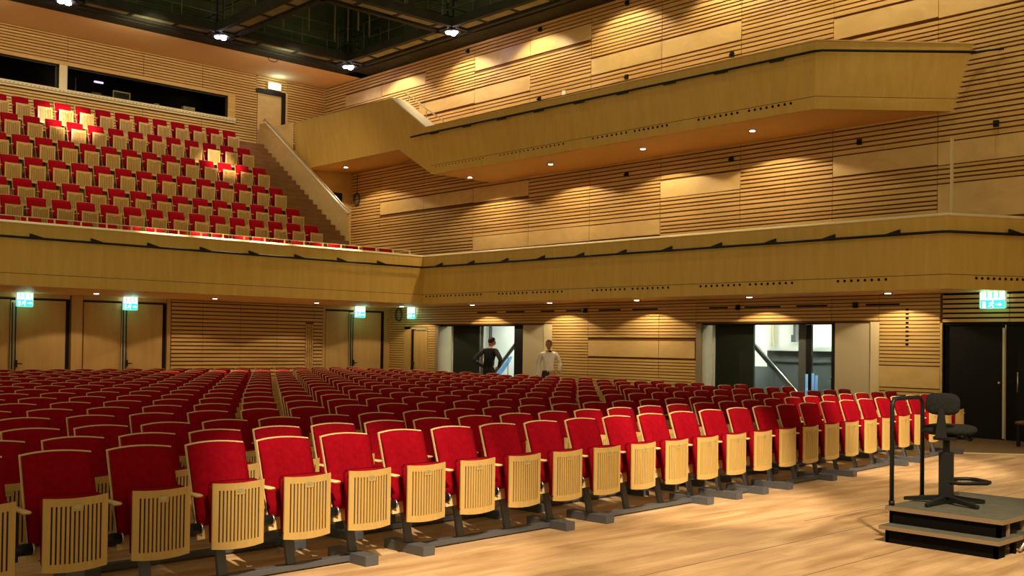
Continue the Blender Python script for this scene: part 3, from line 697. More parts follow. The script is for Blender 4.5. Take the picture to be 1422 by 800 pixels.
# ------------------------------------------------------------------ technical grid above the hall
def catwalk(name, lab, a, b_, wd=.62):
    """underside grating between two dark edge beams, with railings above"""
    t = thing(name, lab, 'catwalk', group='catwalks of the technical grid')
    a, b_ = Vector(a), Vector(b_); d_ = (b_ - a).normalized(); n_ = Vector((-d_.y, d_.x, 0)); L_ = (b_ - a).length; z = ZC + .08
    def beam(off, w0, z0_, z1_, nm, m, t0=0, t1=L_):
        p0 = a + d_ * t0 + n_ * (off - w0 / 2); p1 = a + d_ * t1 + n_ * (off - w0 / 2)
        q = [p0, p1, p1 + n_ * w0, p0 + n_ * w0]
        return ([(v_.x, v_.y, z0_) for v_ in q] + [(v_.x, v_.y, z1_) for v_ in q])
    for s_ in (-1, 1):
        MB().hexa(beam(s_ * wd / 2, .16, ZC + .0, ZC + .24, '', 0)).build('edge_beam', M['grid'], t)
    mb = MB(); k = 0
    while k * 1.3 < L_ - .1:
        mb.hexa(beam(0, wd - .28, ZC + .06, ZC + .10, '', 0, k * 1.3 + .06, min(k * 1.3 + 1.24, L_))); k += 1
    mb.build('grating', M['mesh'], t)
    mb = MB(); k = 0
    while k * 1.3 < L_: mb.hexa(beam(0, wd, ZC + .04, ZC + .16, '', 0, max(0, k * 1.3 - .05), k * 1.3 + .05)); k += 1
    mb.build('cross_bars', M['grid'], t)['kind'] = 'stuff'
    for s_ in (-1, 1):
        mb = MB()
        for hz in (.55, 1.05): mb.cyl(a + n_ * s_ * wd / 2 + Vector((0, 0, hz)), b_ + n_ * s_ * wd / 2 + Vector((0, 0, hz)), .018, 6)
        k = 0
        while k * 1.3 < L_: 
            p_ = a + d_ * k * 1.3 + n_ * s_ * wd / 2; mb.cyl(p_ + Vector((0, 0, .1)), p_ + Vector((0, 0, 1.05)), .016, 6); k += 1
        mb.build('railing', M['rail'], t)
    return t
NX = (5.5, 9.93, 14.4, 18.87); NY = (28.0, 22.82, 17.64, 12.5)
for i, yy in enumerate(NY): catwalk('lighting_catwalk', 'dark catwalk above the hall running parallel to the back wall, %s from it' % ORD[i], (0, yy, ZC), (19.3, yy, ZC))
for i, xx in enumerate(NX): catwalk('lighting_catwalk', 'dark catwalk above the hall running towards the back wall, %s from the side wall' % ORD[3 - i], (xx, 6, ZC), (xx, 28.3, ZC))
def grid_lamp(x, y, lab):
    t = thing('grid_lamp', lab, 'lamp', (x, y, ZC), group='clustered lamps at the catwalk crossings')
    MB().cyl((0, 0, -.02), (0, 0, .1), .26, 16).build('housing', M['grid'], t)
    for k in range(3):
        a_ = k * 2.094 + .6; MB().ellipsoid((.11 * math.cos(a_), .11 * math.sin(a_), -.035), .085, .085, .05, 12, 8).build('lens', M['lamp_white'], t)
    for k in range(2): MB().cyl((-.1 + .2 * k, .1, .1), (-.1 + .2 * k, .1, 2.4), .03, 8).build('hanger', M['grid'], t)
    lamp('grid_light', 'SPOT', (x, y, ZC - .14), 60, (.95, .86, 1.0), size=.15, angle=150, blend=.5)
grid_lamp(9.93, 28.0, 'glowing violet-white lamp cluster at the catwalk crossing above the wide control window')
grid_lamp(14.37, 27.97, 'glowing violet-white lamp cluster at the middle crossing of the rear catwalk')
grid_lamp(18.87, 28.05, 'glowing violet-white lamp cluster at the corner of the dark ceiling grid')
grid_lamp(18.82, 22.81, 'glowing violet-white lamp cluster above the ramp, nearest the slatted side wall')
# pipes, ducts and suspended rods in the void
rn = random.Random(4)
t = thing('rigging_frame', 'dark rods, ducts and rails hanging in the technical void', 'rigging', kind=None)
mb = MB()
for k in range(14):
    y = 14 + k * 1.05; mb.cyl((4, y, 12.2 + .5 * rn.random()), (19.4, y, 12.2 + .5 * rn.random()), .02, 6)
mb.build('pipe_rails', M['rail'], t)['kind'] = 'stuff'
for k in range(26):
    x, y = rn.uniform(8, 19), rn.uniform(14, 28); MB().cyl((x, y, 11.0), (x, y, 15.2), .028, 6).build('hanging_rod', M['rail'], t)
for x, y, a_, b2, z0_, z1_ in ((12.4, 26.0, 1.2, .3, 11.6, 13.6), (15.8, 24.8, .8, .8, 12.4, 14.0), (17.3, 19.8, .7, 1.8, 12.6, 13.4)):
    MB().box(x, x + a_, y, y + b2, z0_, z1_).build('duct', M['mesh'] if x < 13 else M['void'], t)
for k in range(3):
    x = 15.3 + k * 1.4
    MB().tube([(x, 27.0, 11.0), (x, 27.0, 12.6), (x, 24.0, 12.6), (x, 24.0, 11.0)], .022, 6).build('pipe_loop', M['rail'], t)
tag(MB().tube([(16.6 + .18 * math.cos(a_), 28.9, ZC - .02 + .12 * math.sin(a_)) for a_ in [math.pi + k * math.pi / 10 for k in range(11)]], .012, 6).build('cable_loop', M['black']), 'small black cable loop hanging from the dark ceiling edge', 'cable')

# ------------------------------------------------------------------ small things on the walls
def bracket(y, z, lab, grp='small black wall sockets'):
    t = thing('wall_bracket', lab, 'bracket', (XW - .034, y, z), group=grp)
    MB().box(-.05, 0, -.05, .05, -.06, .06).build('box', M['black'], t, bevel=.006, seg=1)
    MB().cyl((-.05, 0, 0), (-.12, 0, -.03), .02, 8).build('spigot', M['black'], t)
for y in (23.45, 20.4, 17.26): bracket(y, 10.35, {23.45: 'black hooked bracket high on the slatted wall nearest the dark ceiling corner', 20.4: 'black bracket high on the slatted wall above two plain panels', 17.26: 'black bracket at the very top of the slatted wall'}[y])
for y, z, l in ((20.4, 8.43, 'just above the upper balcony edge, farthest from the stage'), (17.26, 8.47, 'above the middle of the upper balcony edge'), (14.07, 8.42, 'above the upper balcony near its bend'),
                (17.22, 6.0, 'under the upper balcony, farthest from the stage'), (14.06, 6.0, 'under the upper balcony near its bend'), (10.88, 5.97, 'under the stage end of the upper balcony'), (8.1, 5.95, 'on the slats beyond the upper balcony end')):
    bracket(y, z, 'small black bracket ' + l)
for y, l in ((18.58, 'between the two doorways, farthest from the stage'), (13.84, 'above the nearer lit doorway'), (10.94, 'above the pale jamb near the black doors')): bracket(y, 2.58, 'small black socket ' + l)
tag(MB().box(XW - .08, XW - .034, 19.40, 19.52, 8.38, 8.50).build('wall_sensor', M['white'], bevel=.005, seg=1), 'small white box on the slats just above the upper balcony', 'sensor')
SL = [(22.05, 22.89), (20.91, 21.65), (19.74, 20.25), (18.75, 19.29), (17.39, 18.13), (16.19, 16.99), (14.14, 14.65), (12.74, 13.67), (11.6, 12.34), (9.99, 10.72)]
for i, (a0, a1) in enumerate(SL):
    tag(MB().box(XW - .042, XW - .02, a0, a1, 2.565, 2.60).build('air_slot', M['hole']), 'narrow black air slot in the lower side wall, %s from the stage' % ORD[len(SL) - 1 - i], 'vent', 'air slots above the doorways')
mb = MB()
for k in range(9): mb.box(XW - .04, XW - .02, 9.80, 9.86, 1.75 + k * .0875, 1.79 + k * .0875)
tag(mb.build('cable_outlet_strip', M['hole']), 'vertical strip of small black outlets in the slats by the black doors', 'outlet')
def coil(x, y, z, lab, hang):
    t = thing('cable_coil', lab, 'cable', (x, y, z))
    mb = MB()
    for k in range(5):
        mb.tube([(-.012 * k - .02, .14 * math.cos(a_) * (1 + .03 * k), .21 * math.sin(a_) * (1 - .02 * k)) for a_ in [j * math.pi / 12 for j in range(24)]], .013, 6, closed=True)
    mb.build('loops', M['grey'], t)
    MB().cyl((-.03, 0, .2), (-.03, 0, hang), .008, 6).build('cord', M['black'], t)
coil(XW - .05, 29.05, 6.47, 'coiled grey cable hanging high on the slats beside the gallery door', .85)
coil(XW - .05, 26.62, 2.56, 'coiled cable hanging under the balcony near the small corner door', .2)
tag(MB().box(XW - .9, XW - .84, 8.55, 8.59, 3.95, 5.62).build('wooden_lath', M['cream']), 'pale wooden lath standing upright on the lower balcony near the stage', 'lath')
# things in the control room
def monitor(x, y, z, w_, h, lab, m, frame=True):
    t = thing('monitor', lab, 'monitor', (x, y, z))
    MB().box(-w_ / 2, w_ / 2, 0, .03, .0, h).build('screen', m, t)
    MB().box(-w_ / 2 - .03, w_ / 2 + .03, -.01, .02, h, h + .03).box(-w_ / 2 - .03, -w_ / 2, -.01, .02, 0, h).box(w_ / 2, w_ / 2 + .03, -.01, .02, 0, h).build('bezel', M['reveal'], t)
    MB().box(-.04, .04, .0, .04, -.5, 0).build('stand', M['black'], t)
monitor(12.95, 31.62, 8.98, .48, .28, 'black screen with pale frame standing behind the control window', M['booth'])
tag(MB().box(14.95, 15.35, 31.6, 31.75, 8.5, 9.18).build('speaker_box', M['reveal'], bevel=.01, seg=1), 'pale box behind the control window nearest the top door', 'box')
tag(MB().box(12.15, 12.45, 31.9, 32.1, 8.4, 9.2).build('speaker_box', M['podedge'], bevel=.01, seg=1), 'dull brown box in the control room below the violet lamp', 'box')
tag(MB().cyl((14.1, 31.7, 8.4), (14.1, 31.7, 9.12), .09, 12).build('lamp_shade', M['reveal']), 'small pale cylinder on the control room desk', 'canister')
tag(MB().cyl((11.55, 31.6, 8.5), (11.55, 31.6, 9.45), .014, 8).build('microphone_stand', M['chrome']), 'thin bright upright rod in the control window', 'stand')
t = thing('desk_lamp', 'violet glowing lamp inside the control room', 'lamp', (12.35, 31.9, 9.52))
MB().box(-.14, .14, -.02, .02, -.025, .025).build('lamp_tube', M['violet'], t, bevel=.01); MB().cyl((0, .01, .03), (0, .01, .4), .01, 6).build('stem', M['black'], t)
struct(MB().box(3.0, 16.8, 31.9, 32.7, 8.35, 8.42), 'trim_7', M['booth'])

# ------------------------------------------------------------------ theatre seats
def shell_y(v): return .02 + .13 * v                    # lean of the back: y at height fraction v
def seat_meshes():
    out = {}
    # plywood back shell, slightly dished, rounded top
    mb = MB(); NU, NV = 8, 6
    def grid(fr, hx, z0_, z1_, arch, thick, m, edge=0):
        base = len(mb.v)
        for s_ in (0, 1):
            for j in range(NV + 1):
                v_ = j / NV
                for i in range(NU + 1):
                    u = -1 + 2 * i / NU
                    z = z0_ + (z1_ - z0_) * v_ + arch * (1 - u * u) * v_
                    yy = -.035 + .185 * (z - .40) / .565 + .028 * (1 - u * u) + fr + (thick if s_ else 0)
                    if not s_ and edge:
                        e = max(abs(u), abs(2 * v_ - 1)); yy += edge * (max(0, e - .7) / .3) ** 2
                    mb.v.append((u * hx * (1 - .02 * v_), yy, z))
        W = NU + 1; H = (NV + 1) * W
        def F(*q): mb.f.append(tuple(base + k for k in q)); mb.m.append(m); mb.s.append(True)
        for j in range(NV):
            for i in range(NU):
                a_ = j * W + i; F(a_, a_ + 1, a_ + 1 + W, a_ + W); F(H + a_, H + a_ + W, H + a_ + 1 + W, H + a_ + 1)
        for i in range(NU): F(i, H + i, H + i + 1, i + 1); t_ = NV * W + i; F(t_, t_ + 1, H + t_ + 1, H + t_)
        for j in range(NV): a_ = j * W; F(a_, a_ + W, H + a_ + W, H + a_); b_ = a_ + NU; F(b_, H + b_, H + b_ + W, b_ + W)
    grid(0, .226, .33, .955, .016, .016, 0)
    for k in range(len(mb.f)): mb.s[k] = False
    out['backrest_shell'] = (mb, [M['seatedge']], 0)
    mb = MB(); grid(-.060, .217, .42, .948, .015, .060, 0, .03); out['back_cushion'] = (mb, [M['red']], 0)
    # folded-up seat cushion
    mb = MB()
    for (x0, x1) in ((-.185, .185),):
        mb.hexa([(x0, -.195, .295), (x1, -.195, .295), (x1, -.125, .31), (x0, -.125, .31), (x0, -.195, .715), (x1, -.195, .715), (x1, -.085, .725), (x0, -.085, .725)])
    out['seat_cushion'] = (mb, [M['red']], .018)
    # slotted seat panel: curved board with twelve slots
    mb = MB(); n_ = 12; hw = .195; mrg = .034; p_ = (2 * hw - 2 * mrg) / n_; sw = .0115
    def cy(x): return -.214 + .016 * (x / hw) ** 2
    def board(x0, x1, z0_, z1_, dz0=0, dz1=0):
        k = max(1, int(abs(x1 - x0) / .07))
        for i in range(k):
            a_, b_ = x0 + (x1 - x0) * i / k, x0 + (x1 - x0) * (i + 1) / k
            za = lambda x, z_, dz: z_ + dz * (1 - (x / hw) ** 2)
            mb.hexa([(a_, cy(a_), za(a_, z0_, dz0)), (b_, cy(b_), za(b_, z0_, dz0)), (b_, cy(b_) + .012, za(b_, z0_, dz0)), (a_, cy(a_) + .012, za(a_, z0_, dz0)),
                     (a_, cy(a_), za(a_, z1_, dz1)), (b_, cy(b_), za(b_, z1_, dz1)), (b_, cy(b_) + .012, za(b_, z1_, dz1)), (a_, cy(a_) + .012, za(a_, z1_, dz1))])
    board(-hw, hw, .283, .330, -.014, -.010); board(-hw, hw, .675, .722, -.010, -.010)
    xs = -hw; edges = [-hw]
    for i in range(n_):
        c_ = -hw + mrg + p_ * (i + .5); edges += [c_ - sw / 2, c_ + sw / 2]
    edges.append(hw)
    for i in range(0, len(edges), 2): board(edges[i], edges[i + 1], .320, .675, 0, 0)
    c0 = edges[n_ - 1] - .002; mb.box(-.036, .036, -.2165, -.2025, .635, .68)
    out['seat_panel'] = (mb, [M['seatwood']], 0)
    mb = MB().box(-.18, .18, -.199, -.1955, .30, .70); out['slot_lining'] = (mb, [M['slotdark']], 0)
    mb = MB(); 
    for k in (0,): mb.add([(.028 * math.cos(a_), -.2185, .662 + .013 * math.sin(a_)) for a_ in [j * math.pi / 8 for j in range(16)]] + [(.028 * math.cos(a_), -.215, .662 + .013 * math.sin(a_)) for a_ in [j * math.pi / 8 for j in range(16)]],
                          [tuple(range(16))] + [(j, (j + 1) % 16, (j + 1) % 16 + 16, j + 16) for j in range(16)])
    out['number_plate'] = (mb, [M['plate']], 0)
    mb = MB().hexa([(-.312, -.175, .636), (-.250, -.175, .636), (-.258, .07, .640), (-.304, .07, .640), (-.312, -.175, .654), (-.250, -.175, .654), (-.258, .07, .658), (-.304, .07, .658)])
    out['armrest'] = (mb, [M['seatedge']], .006)
    mb = MB().box(-.290, -.272, -.02, .06, .33, .64); mb.cyl((-.365, -.04, .405), (-.195, -.04, .405), .036, 12); out['hinge'] = (mb, [M['black']], 0)
    mb = MB().cyl((-.372, -.04, .405), (-.360, -.04, .405), .040, 12)
    out['hinge_cap'] = (mb, [M['chrome']], 0)
    mb = MB().hexa([(-.036, -.018, .001), (.036, -.018, .001), (.036, .016, .001), (-.036, .016, .001), (-.036, .085, .42), (.036, .085, .42), (.036, .115, .42), (-.036, .115, .42)])
    mb.box(-.20, .20, .04, .11, .37, .42)
    out['leg'] = (mb, [M['grey']], .003)
    return out
SEAT = {}
tmp = seat_meshes()
for nm, (mb, ms, bv) in tmp.items():
    o = mb.build(nm, ms, None, bevel=bv, seg=2 if bv > .004 else 1); SEAT[nm] = o.data; bpy.data.objects.remove(o)
FULL = ['backrest_shell', 'back_cushion', 'seat_cushion', 'seat_panel', 'slot_lining', 'number_plate', 'armrest', 'hinge', 'hinge_cap', 'leg']
MID = ['backrest_shell', 'back_cushion', 'seat_cushion', 'seat_panel', 'armrest', 'leg']
FAR = ['backrest_shell', 'back_cushion', 'seat_panel', 'leg']
def add_seat(name, x, y, z, rz, lab, grp, parts, extra_arm=False):
    t = thing(name, lab, 'theatre seat', (x, y, z), rz, grp)
    for p in parts:
        o = bpy.data.objects.new(p, SEAT[p]); COL.objects.link(o); o.parent = t
        if p == 'hinge_cap': o = bpy.data.objects.new(p, SEAT[p]); COL.objects.link(o); o.parent = t; o.location = (.168, 0, 0)
    if extra_arm:
        for p in ('armrest', 'hinge'):
            o = bpy.data.objects.new(p, SEAT[p]); COL.objects.link(o); o.parent = t; o.location = (.585, 0, 0)
    return t
def row_y(r):
    return (6.60, 7.47, 8.36)[r] if r < 3 else 9.52 + (r - 3) * 1.052
K = lambda r: max(.0034 - .00011 * r, .0016)
stalls = []
def seat_x(r, j):
    if r < 3: return 16.775 - .605 * j + (.0012 if r == 0 else .0010) * j * j
    return 16.775 + max(0, r - 6) * .02 - .592 * j
for r in range(18):
    for j in range(34):
        x = seat_x(r, j)
        if x < .5: break
        y = row_y(r) + K(r) * x * x
        if y > 26.2: continue
        u, v_, dd_ = project((x, y, .9))
        if u < -45: continue
        stalls.append((dd_, r, j, x, y, math.atan(2 * K(r) * x)))
stalls.sort()
print('stalls seats', len(stalls))
near = stalls[:300]; rest = stalls[300:]
for dd_, r, j, x, y, rz in near:
    rowname = 'front row' if r == 0 else '%s row' % ORD[r]
    pos = 'at the aisle end' if j == 0 else '%s from the aisle end' % ORD[j]
    add_seat('theatre_chair', x, y, 0, rz, 'red folding stalls seat with slatted wooden underside, %s, %s' % (rowname, pos), 'red seats of the stalls', FULL if r < 3 else MID if r < 6 else FAR, j == 0)
if rest:
    mb = MB(); mats_ = [M['seatedge'], M['red'], M['seatwood']]
    for dd_, r, j, x, y, rz in rest:
        R3 = Matrix.Rotation(rz, 3, 'Z')
        for k, p in enumerate(('backrest_shell', 'back_cushion', 'seat_panel')):
            me = SEAT[p]
            mb.add([R3 @ v_.co + Vector((x, y, 0)) for v_ in me.vertices], [tuple(f.vertices) for f in me.polygons], k, p == 'back_cushion')
    tag(mb.build('theatre_seating', mats_), 'farthest rows of red stalls seats in front of the back wall', 'seats', 'red seats of the stalls', 'stuff')
# beams and cross feet on the floor under the first rows
UN = [[0, 1, 2, 3], [4, 5, 6, 7], [8, 9, 10], [11, 12], [13, 14, 15, 16], [17, 18, 19, 20], [21, 22, 23, 24], [25, 26, 27, 28]]
for r in range(3):
    n_b = 0
    for un in UN:
        P = []
        for j in un:
            x = seat_x(r, j); P.append((x, row_y(r) + K(r) * x * x))
        if project((P[0][0], P[0][1], 0))[0] < 0: continue
        n_b += 1
        c_ = Vector((P[-1][0], P[-1][1], 0)); e_ = Vector((P[0][0], P[0][1], 0)); ang = math.atan2(e_.y - c_.y, e_.x - c_.x); L_ = (e_ - c_).length
        t = thing('seat_floor_beam', 'grey steel floor beam with cross feet under the %s row, %s from the aisle end' % (('front', 'second', 'third')[r], ORD[n_b - 1]), 'beam', c_, ang, 'floor beams under the seats')
        MB().box(-.05, L_ + .05, -.035, .045, .012, .055).build('beam', M['grey'], t, bevel=.003, seg=1)
        for xx in (0, L_):
            MB().box(xx - .06, xx + .06, -.24, .26, 0, .078).build('foot', M['grey'], t, bevel=.004, seg=1)

# balcony seats
for i, (nm, y, zt) in enumerate(ROWS):
    xl = 15.5 + .205 if nm != 'G' else 17.35 + .2
    for j in range(26):
        x = xl - .567 * j; yy = y - .15; zf = zt - .965
        u, v_, dd_ = project((x, yy, zf + .6))
        if u < -30 or x < 6: continue
        rl = ('back row under the windows', 'second row below the windows', 'third row below the windows', 'fourth row below the windows', 'fifth row below the windows', 'second row behind the ledge', 'row right behind the ledge')[i]
        rl = rl.replace('row right behind', 'row directly behind')
        pos = 'at the stair end' if j == 0 else '%s from the stair end' % ORD[j]
        add_seat('balcony_chair', x, yy, zf, 0, 'red balcony seat, %s, %s' % (rl, pos), 'red seats on the balcony', (FAR + ['seat_cushion', 'armrest']) if nm != 'G' else ['backrest_shell', 'back_cushion', 'armrest', 'leg'])

# ------------------------------------------------------------------ podium, safety rail and stool
pod = thing('conductor_podium', 'two-step grey podium with black sides under the black stool', 'podium', (8.70, 3.46, 0)); 
MB().box(.0, 1.45, .0, 1.01, .262, .30).build('top_board', [M['podgrey']], pod, bevel=.004, seg=1)
MB().box(-.004, .0, .0, 1.01, .262, .298).box(0, 1.45, -.004, 0, .262, .298).build('board_edge', M['podedge'], pod)
MB().box(.02, .05, .03, .98, .15, .262).box(.02, .14, .03, .06, .15, .262).box(.02, 1.4, .95, .98, 0.0, .262).box(1.37, 1.4, .03, .98, 0, .262).build('upper_frame', M['podblack'], pod)
MB().box(-.15, .34, -.03, .99, .115, .15).build('step_board', [M['podgrey']], pod, bevel=.004, seg=1)
MB().box(-.154, -.15, -.03, .99, .115, .148).box(-.15, .34, -.034, -.03, .115, .148).build('board_edge', M['podedge'], pod)
MB().box(-.11, -.08, .0, .95, 0, .115).box(-.11, .05, .0, .03, 0, .115).box(-.11, .3, .92, .95, 0, .115).box(.24, .28, .0, .04, 0, .115).build('lower_frame', M['podblack'], pod)
for x in (.16, .50): MB().box(x, x + .035, .02, .055, .15, .262).build('strut', M['podedge'], pod)
for x in (.42, .9): MB().box(x, x + .38, -.0, .6, .13, .165).build('side_board', M['podgrey'], pod)
MB().cyl((.3, -.02, .03), (.75, -.02, .24), .014, 8).cyl((.3, .3, .03), (.75, .3, .24), .014, 8).build('scissor_brace', M['chrome'], pod)
rl = thing('safety_rail', 'black tubular inverted-U safety rail at the back of the podium', 'railing', (8.76, 4.44, .30))
pts = [(0, 0, 0), (0, 0, .86)] + [(.08 - .08 * math.cos(a_), 0, .86 + .08 * math.sin(a_)) for a_ in [k * math.pi / 12 for k in range(1, 7)]] + [(.50 + .08 * math.sin(a_), 0, .86 + .08 * math.cos(a_)) for a_ in [k * math.pi / 12 for k in range(0, 7)]] + [(.58, 0, 0)]
MB().tube(pts, .019, 10).build('tube', M['black'], rl)
for x in (0, .58): MB().cyl((x, 0, 0), (x, 0, .04), .026, 12).build('socket', M['black'], rl)
stl = thing('conductor_stool', 'black swivel stool with padded backrest and foot ring on the podium', 'stool', (9.24, 4.17, .30), math.radians(14))
def pad(mb, cx, cy, cz, hx, hy, hz, pwr=3.2, nu=28, nv=14):
    def f(p):
        def e(t_): return math.copysign(abs(t_) ** (2 / pwr), t_)
        return Vector((e(p.x), e(p.y), math.copysign(abs(p.z) ** .8, p.z)))
    mb.ellipsoid((cx, cy, cz), hx, hy, hz, nu, nv, 0, f); return mb
pad(MB(), .13, 0, .655, .26, .225, .05).build('seat', M['blackfab'], stl)
bk = MB(); pad(bk, 0, 0, 0, .098, .145, .042); bk.v = [(x_z[2] * 1.0, x_z[1], x_z[0]) for x_z in bk.v]
bk.v = [(x - .185 + .12 * y * y, y, z + .90) for x, y, z in bk.v]; bk.build('backrest', M['blackfab'], stl)
MB().hexa([(-.26, -.05, .60), (-.26, .05, .60), (-.23, .05, .60), (-.23, -.05, .60), (-.245, -.025, .86), (-.245, .025, .86), (-.225, .025, .86), (-.225, -.025, .86)]).box(-.25, .05, -.04, .04, .585, .61).build('back_bracket', M['black'], stl, bevel=.005, seg=1)
MB().box(-.06, .06, -.055, .055, .06, .46).cyl((0, 0, .05), (0, 0, .60), .03, 12).build('column', M['black'], stl, bevel=.006, seg=1)
MB().box(-.12, .22, -.09, .09, .575, .605).cyl((.05, -.1, .59), (.20, -.16, .57), .012, 8).cyl((.20, -.16, .57), (.26, -.17, .57), .020, 8).build('mechanism', M['black'], stl)
for k in range(5):
    a_ = math.radians(72 * k + 20); c_, s_ = math.cos(a_), math.sin(a_)
    t_ = MB().hexa([(-s_ * -.024, c_ * -.024, .03), (c_ * .36 + s_ * .018, s_ * .36 - c_ * .018, .005), (c_ * .36 - s_ * .018, s_ * .36 + c_ * .018, .005), (-s_ * .024, c_ * .024, .03),
                    (-s_ * -.024, c_ * -.024, .085), (c_ * .36 + s_ * .018, s_ * .36 - c_ * .018, .035), (c_ * .36 - s_ * .018, s_ * .36 + c_ * .018, .035), (-s_ * .024, c_ * .024, .085)])
    t_.build('leg', M['black'], stl, bevel=.005, seg=1)
ring = [(.04, -.14, .20), (.30, -.16, .20), (.36, -.10, .20), (.36, .10, .20), (.30, .16, .20), (.04, .14, .20), (-.04, 0, .20)]
ra = math.radians(-48); ring = [(x * math.cos(ra) - y * math.sin(ra), x * math.sin(ra) + y * math.cos(ra), z) for x, y, z in ring]
MB().tube(ring, .018, 8, closed=True).build('foot_ring', M['black'], stl)

# ------------------------------------------------------------------ people
def skinned(name, verts, edges, mats_, parent, levels=2, root=0):
    me = bpy.data.meshes.new(name); me.from_pydata([v_[:3] for v_ in verts], edges, []); o = bpy.data.objects.new(name, me); COL.objects.link(o)
    md = o.modifiers.new('s', 'SKIN'); md.use_smooth_shade = True
    for i, v_ in enumerate(verts):
        r_ = v_[3]; me.skin_vertices[0].data[i].radius = r_ if isinstance(r_, tuple) else (r_, r_)
    me.skin_vertices[0].data[root].use_root = True
    sb = o.modifiers.new('d', 'SUBSURF'); sb.levels = levels; sb.render_levels = levels
    dg_ = bpy.context.evaluated_depsgraph_get(); dg_.update()
    m2 = bpy.data.meshes.new_from_object(o.evaluated_get(dg_)); o.modifiers.clear(); o.data = m2
    m2.materials.clear()
    for m_ in mats_: m2.materials.append(m_)
    for p_ in m2.polygons: p_.use_smooth = True
    o.parent = parent
    return o
def person(loc, rz, lab, h, arms, head_turn, shirt, vest=None, bend=0.0):
    """local axes: facing +X, left side +Y. arms = {side: (elbow, wrist, hand)}"""
    t = thing('person', lab, 'person', loc, rz); k = h / 1.78
    hips = Vector((0, 0, .95)); chest = Vector((.02 + bend * .3, 0, 1.32)); neck = Vector((.02 + bend * .5, 0, 1.50)); headc = Vector((.05 + bend * .8, 0, 1.645))
    V = []; E = []
    def add(p, r_, par=None):
        V.append((p[0] * k, p[1] * k, p[2] * k, (r_[0] * k, r_[1] * k) if isinstance(r_, tuple) else r_ * k)); i = len(V) - 1
        if par is not None: E.append((par, i))
        return i
    r0 = add(hips, (.15, .11)); a1 = add((.0, 0, 1.12), (.135, .10), r0); a2 = add(chest, (.155, .11), a1); a3 = add(neck - Vector((0, 0, .04)), .065, a2); a4 = add(neck + Vector((.01, 0, .05)), .055, a3)
    for s_ in (1, -1):
        hp = add((0, .09 * s_, .88), .095, r0); kn = add((.01, .11 * s_, .50), .065, hp); an = add((-.01, .12 * s_, .09), .045, kn); add((.14, .14 * s_, .035), .038, an)
        sh = add((chest[0] - .01, .18 * s_, 1.42), .062, a2); el, wr, hd = arms[s_]
        e_ = add(el, .046, sh); w_ = add(wr, .030, e_); hp_ = add(hd, .034, w_)
        el, wr, hd = Vector(el), Vector(wr), Vector(hd); dr = (hd - wr).normalized(); sd = dr.cross(Vector((0, 0, 1)));
        if sd.length < .1: sd = Vector((1, 0, 0))
        sd.normalize()
        for q in range(4):
            b0 = hd + sd * (.021 * (q - 1.5)); l_ = (.045, .052, .048, .038)[q]
            f1 = add(b0 + dr * .045, .010, hp_); f2 = add(b0 + dr * (.045 + l_ * .6) + Vector((0, 0, -.006)), .009, f1); add(b0 + dr * (.045 + l_), .008, f2)
        th = add(hd - sd * .045 - dr * .01, .011, hp_); add(hd - sd * .055 + dr * .03, .009, th)
    body = skinned('body', V, E, [M['skin']], t)
    # head: joined into the body as shaped ellipsoid with nose, ears, brow
    hm = MB(); ct = math.cos(head_turn); s_t = math.sin(head_turn)
    def face(p):
        x, y, z = p
        f = 1 - .20 * max(0, -z) * (1 - .3 * x) ; y2 = y * (1 - .28 * max(0, -z)); x2 = x * (1 - .10 * max(0, -z))
        if x > .55: x2 = x2 * .93
        if z < -.6 and x > 0: x2 += .16 * (-z - .6)
        return Vector((x2, y2, z))
    hm.ellipsoid((0, 0, 0), .098, .078, .122, 24, 18, 0, face)
    hm.ellipsoid((.100, 0, -.012), .020, .014, .030, 10, 8); hm.ellipsoid((.0, .080, -.005), .018, .010, .030, 8, 6); hm.ellipsoid((.0, -.080, -.005), .018, .010, .030, 8, 6)
    hm.ellipsoid((.088, 0, -.062), .012, .026, .007, 10, 6, 1)
    for s_ in (1, -1): hm.ellipsoid((.086, .031 * s_, .018), .010, .014, .009, 8, 6, 2); hm.ellipsoid((.088, .031 * s_, .038), .012, .022, .006, 8, 6, 2)
    tilt = .25 if bend else 0
    def put(mb_):
        R_ = Matrix.Rotation(head_turn, 3, 'Z') @ Matrix.Rotation(tilt, 3, 'Y'); mb_.v = [tuple((R_ @ Vector(v_) + headc) * k) for v_ in mb_.v]
    put(hm); hd_ = hm.build('head', [M['skin'], mat('lips', (.40, .13, .10), .5), M['hair']], t)
    hr_ = MB(); hr_.ellipsoid((-.012, 0, .030), .104, .086, .112, 24, 16, 0, lambda p: Vector((p.x if not (p.x > .35 and p.z < .45) else p.x * .55, p.y, p.z if p.z > -.55 else -.55)))
    put(hr_); hr_.build('hair', M['hair'], t)
    # clothes
    n1 = 5; n2 = 5 + 8 + 4 * 3 + 2
    arm = lambda q: {(2, q + 4), (q + 4, q + 5), (q + 5, q + 6)}
    leg = lambda q: {(0, q), (q, q + 1), (q + 1, q + 2)}
    top = {(0, 1), (1, 2), (2, 3)} | arm(n1) | arm(n2); low = leg(n1) | leg(n2) | {(0, 1)}
    seg = [(e, Vector(V[e[0]][:3]), Vector(V[e[1]][:3])) for e in E]
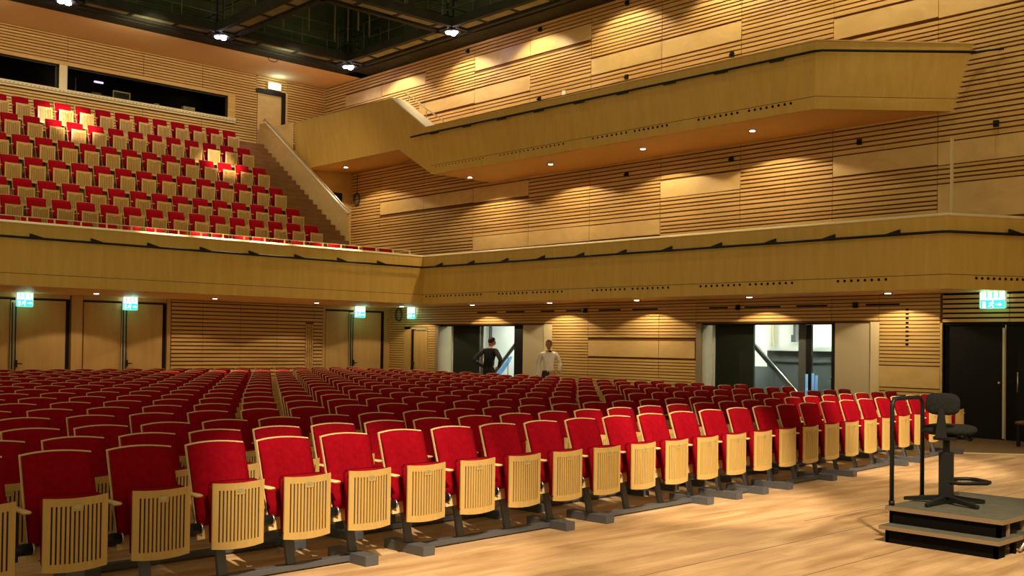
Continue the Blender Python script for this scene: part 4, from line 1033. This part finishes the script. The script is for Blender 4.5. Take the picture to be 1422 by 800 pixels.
    def near(p):
        best = None
        for e, a_, b_ in seg:
            d_ = b_ - a_; t_ = max(0, min(1, (p - a_).dot(d_) / d_.length_squared)); q = (p - a_ - d_ * t_).length
            if best is None or q < best[0]: best = (q, e)
        return best[1]
    own = [near(v_.co) for v_ in body.data.vertices]
    def cloth(name, m_, keys, off, test=None):
        ok = [own[i] in keys and (test is None or test(v_.co)) for i, v_ in enumerate(body.data.vertices)]
        used = {}; fs = []
        for f in body.data.polygons:
            if all(ok[i] for i in f.vertices) or (sum(ok[i] for i in f.vertices) >= 2 and test is None):
                fs.append(tuple(used.setdefault(i, len(used)) for i in f.vertices))
        vs = [None] * len(used)
        for i, n_ in used.items(): v_ = body.data.vertices[i]; vs[n_] = v_.co + v_.normal * off * k
        g = MB().add(vs, fs, 0, True)
        return g.build(name, m_, t)
    cloth('shirt', shirt, top, .014)
    if vest: cloth('vest', vest, {(0, 1), (1, 2), (2, 3), (2, n1 + 4), (2, n2 + 4)}, .022)
    cloth('trousers', M['trousers'], low, .010, lambda c_: c_.z < 1.03 * k)
    cl = MB()
    for s_ in (1, -1): cl.ellipsoid((.08 * k, .14 * s_ * k, .04 * k), .15 * k, .055 * k, .05 * k, 14, 8)
    cl.v = [(x, y, max(z, 0.0)) for x, y, z in cl.v]; cl.build('shoes', M['black'], t)
    return t
pw = person((19.05, 19.0, 0), math.radians(229), 'man in a white shirt standing before the farther doorway, facing the stage', 1.80,
       {1: ((-.06, .30, 1.17), (.10, .27, .98), (.13, .21, .93)), -1: ((-.03, -.27, 1.14), (.03, -.29, .88), (.05, -.29, .79))}, -.08, M['shirt'])
MB().ellipsoid((.145, .02, 1.50), .02, .045, .022, 10, 6).build('collar_knot', M['vest'], pw)
person((19.45, 21.75, 0), math.radians(20), 'person in a black top with hands on hips, head turned away, in the farther doorway', 1.86,
       {1: ((-.12, .42, 1.16), (.10, .24, 1.0), (.14, .17, .97)), -1: ((-.10, -.40, 1.18), (.10, -.25, 1.0), (.14, -.18, .97))}, -.75, M['shirtgrey'], M['vest'], .12)
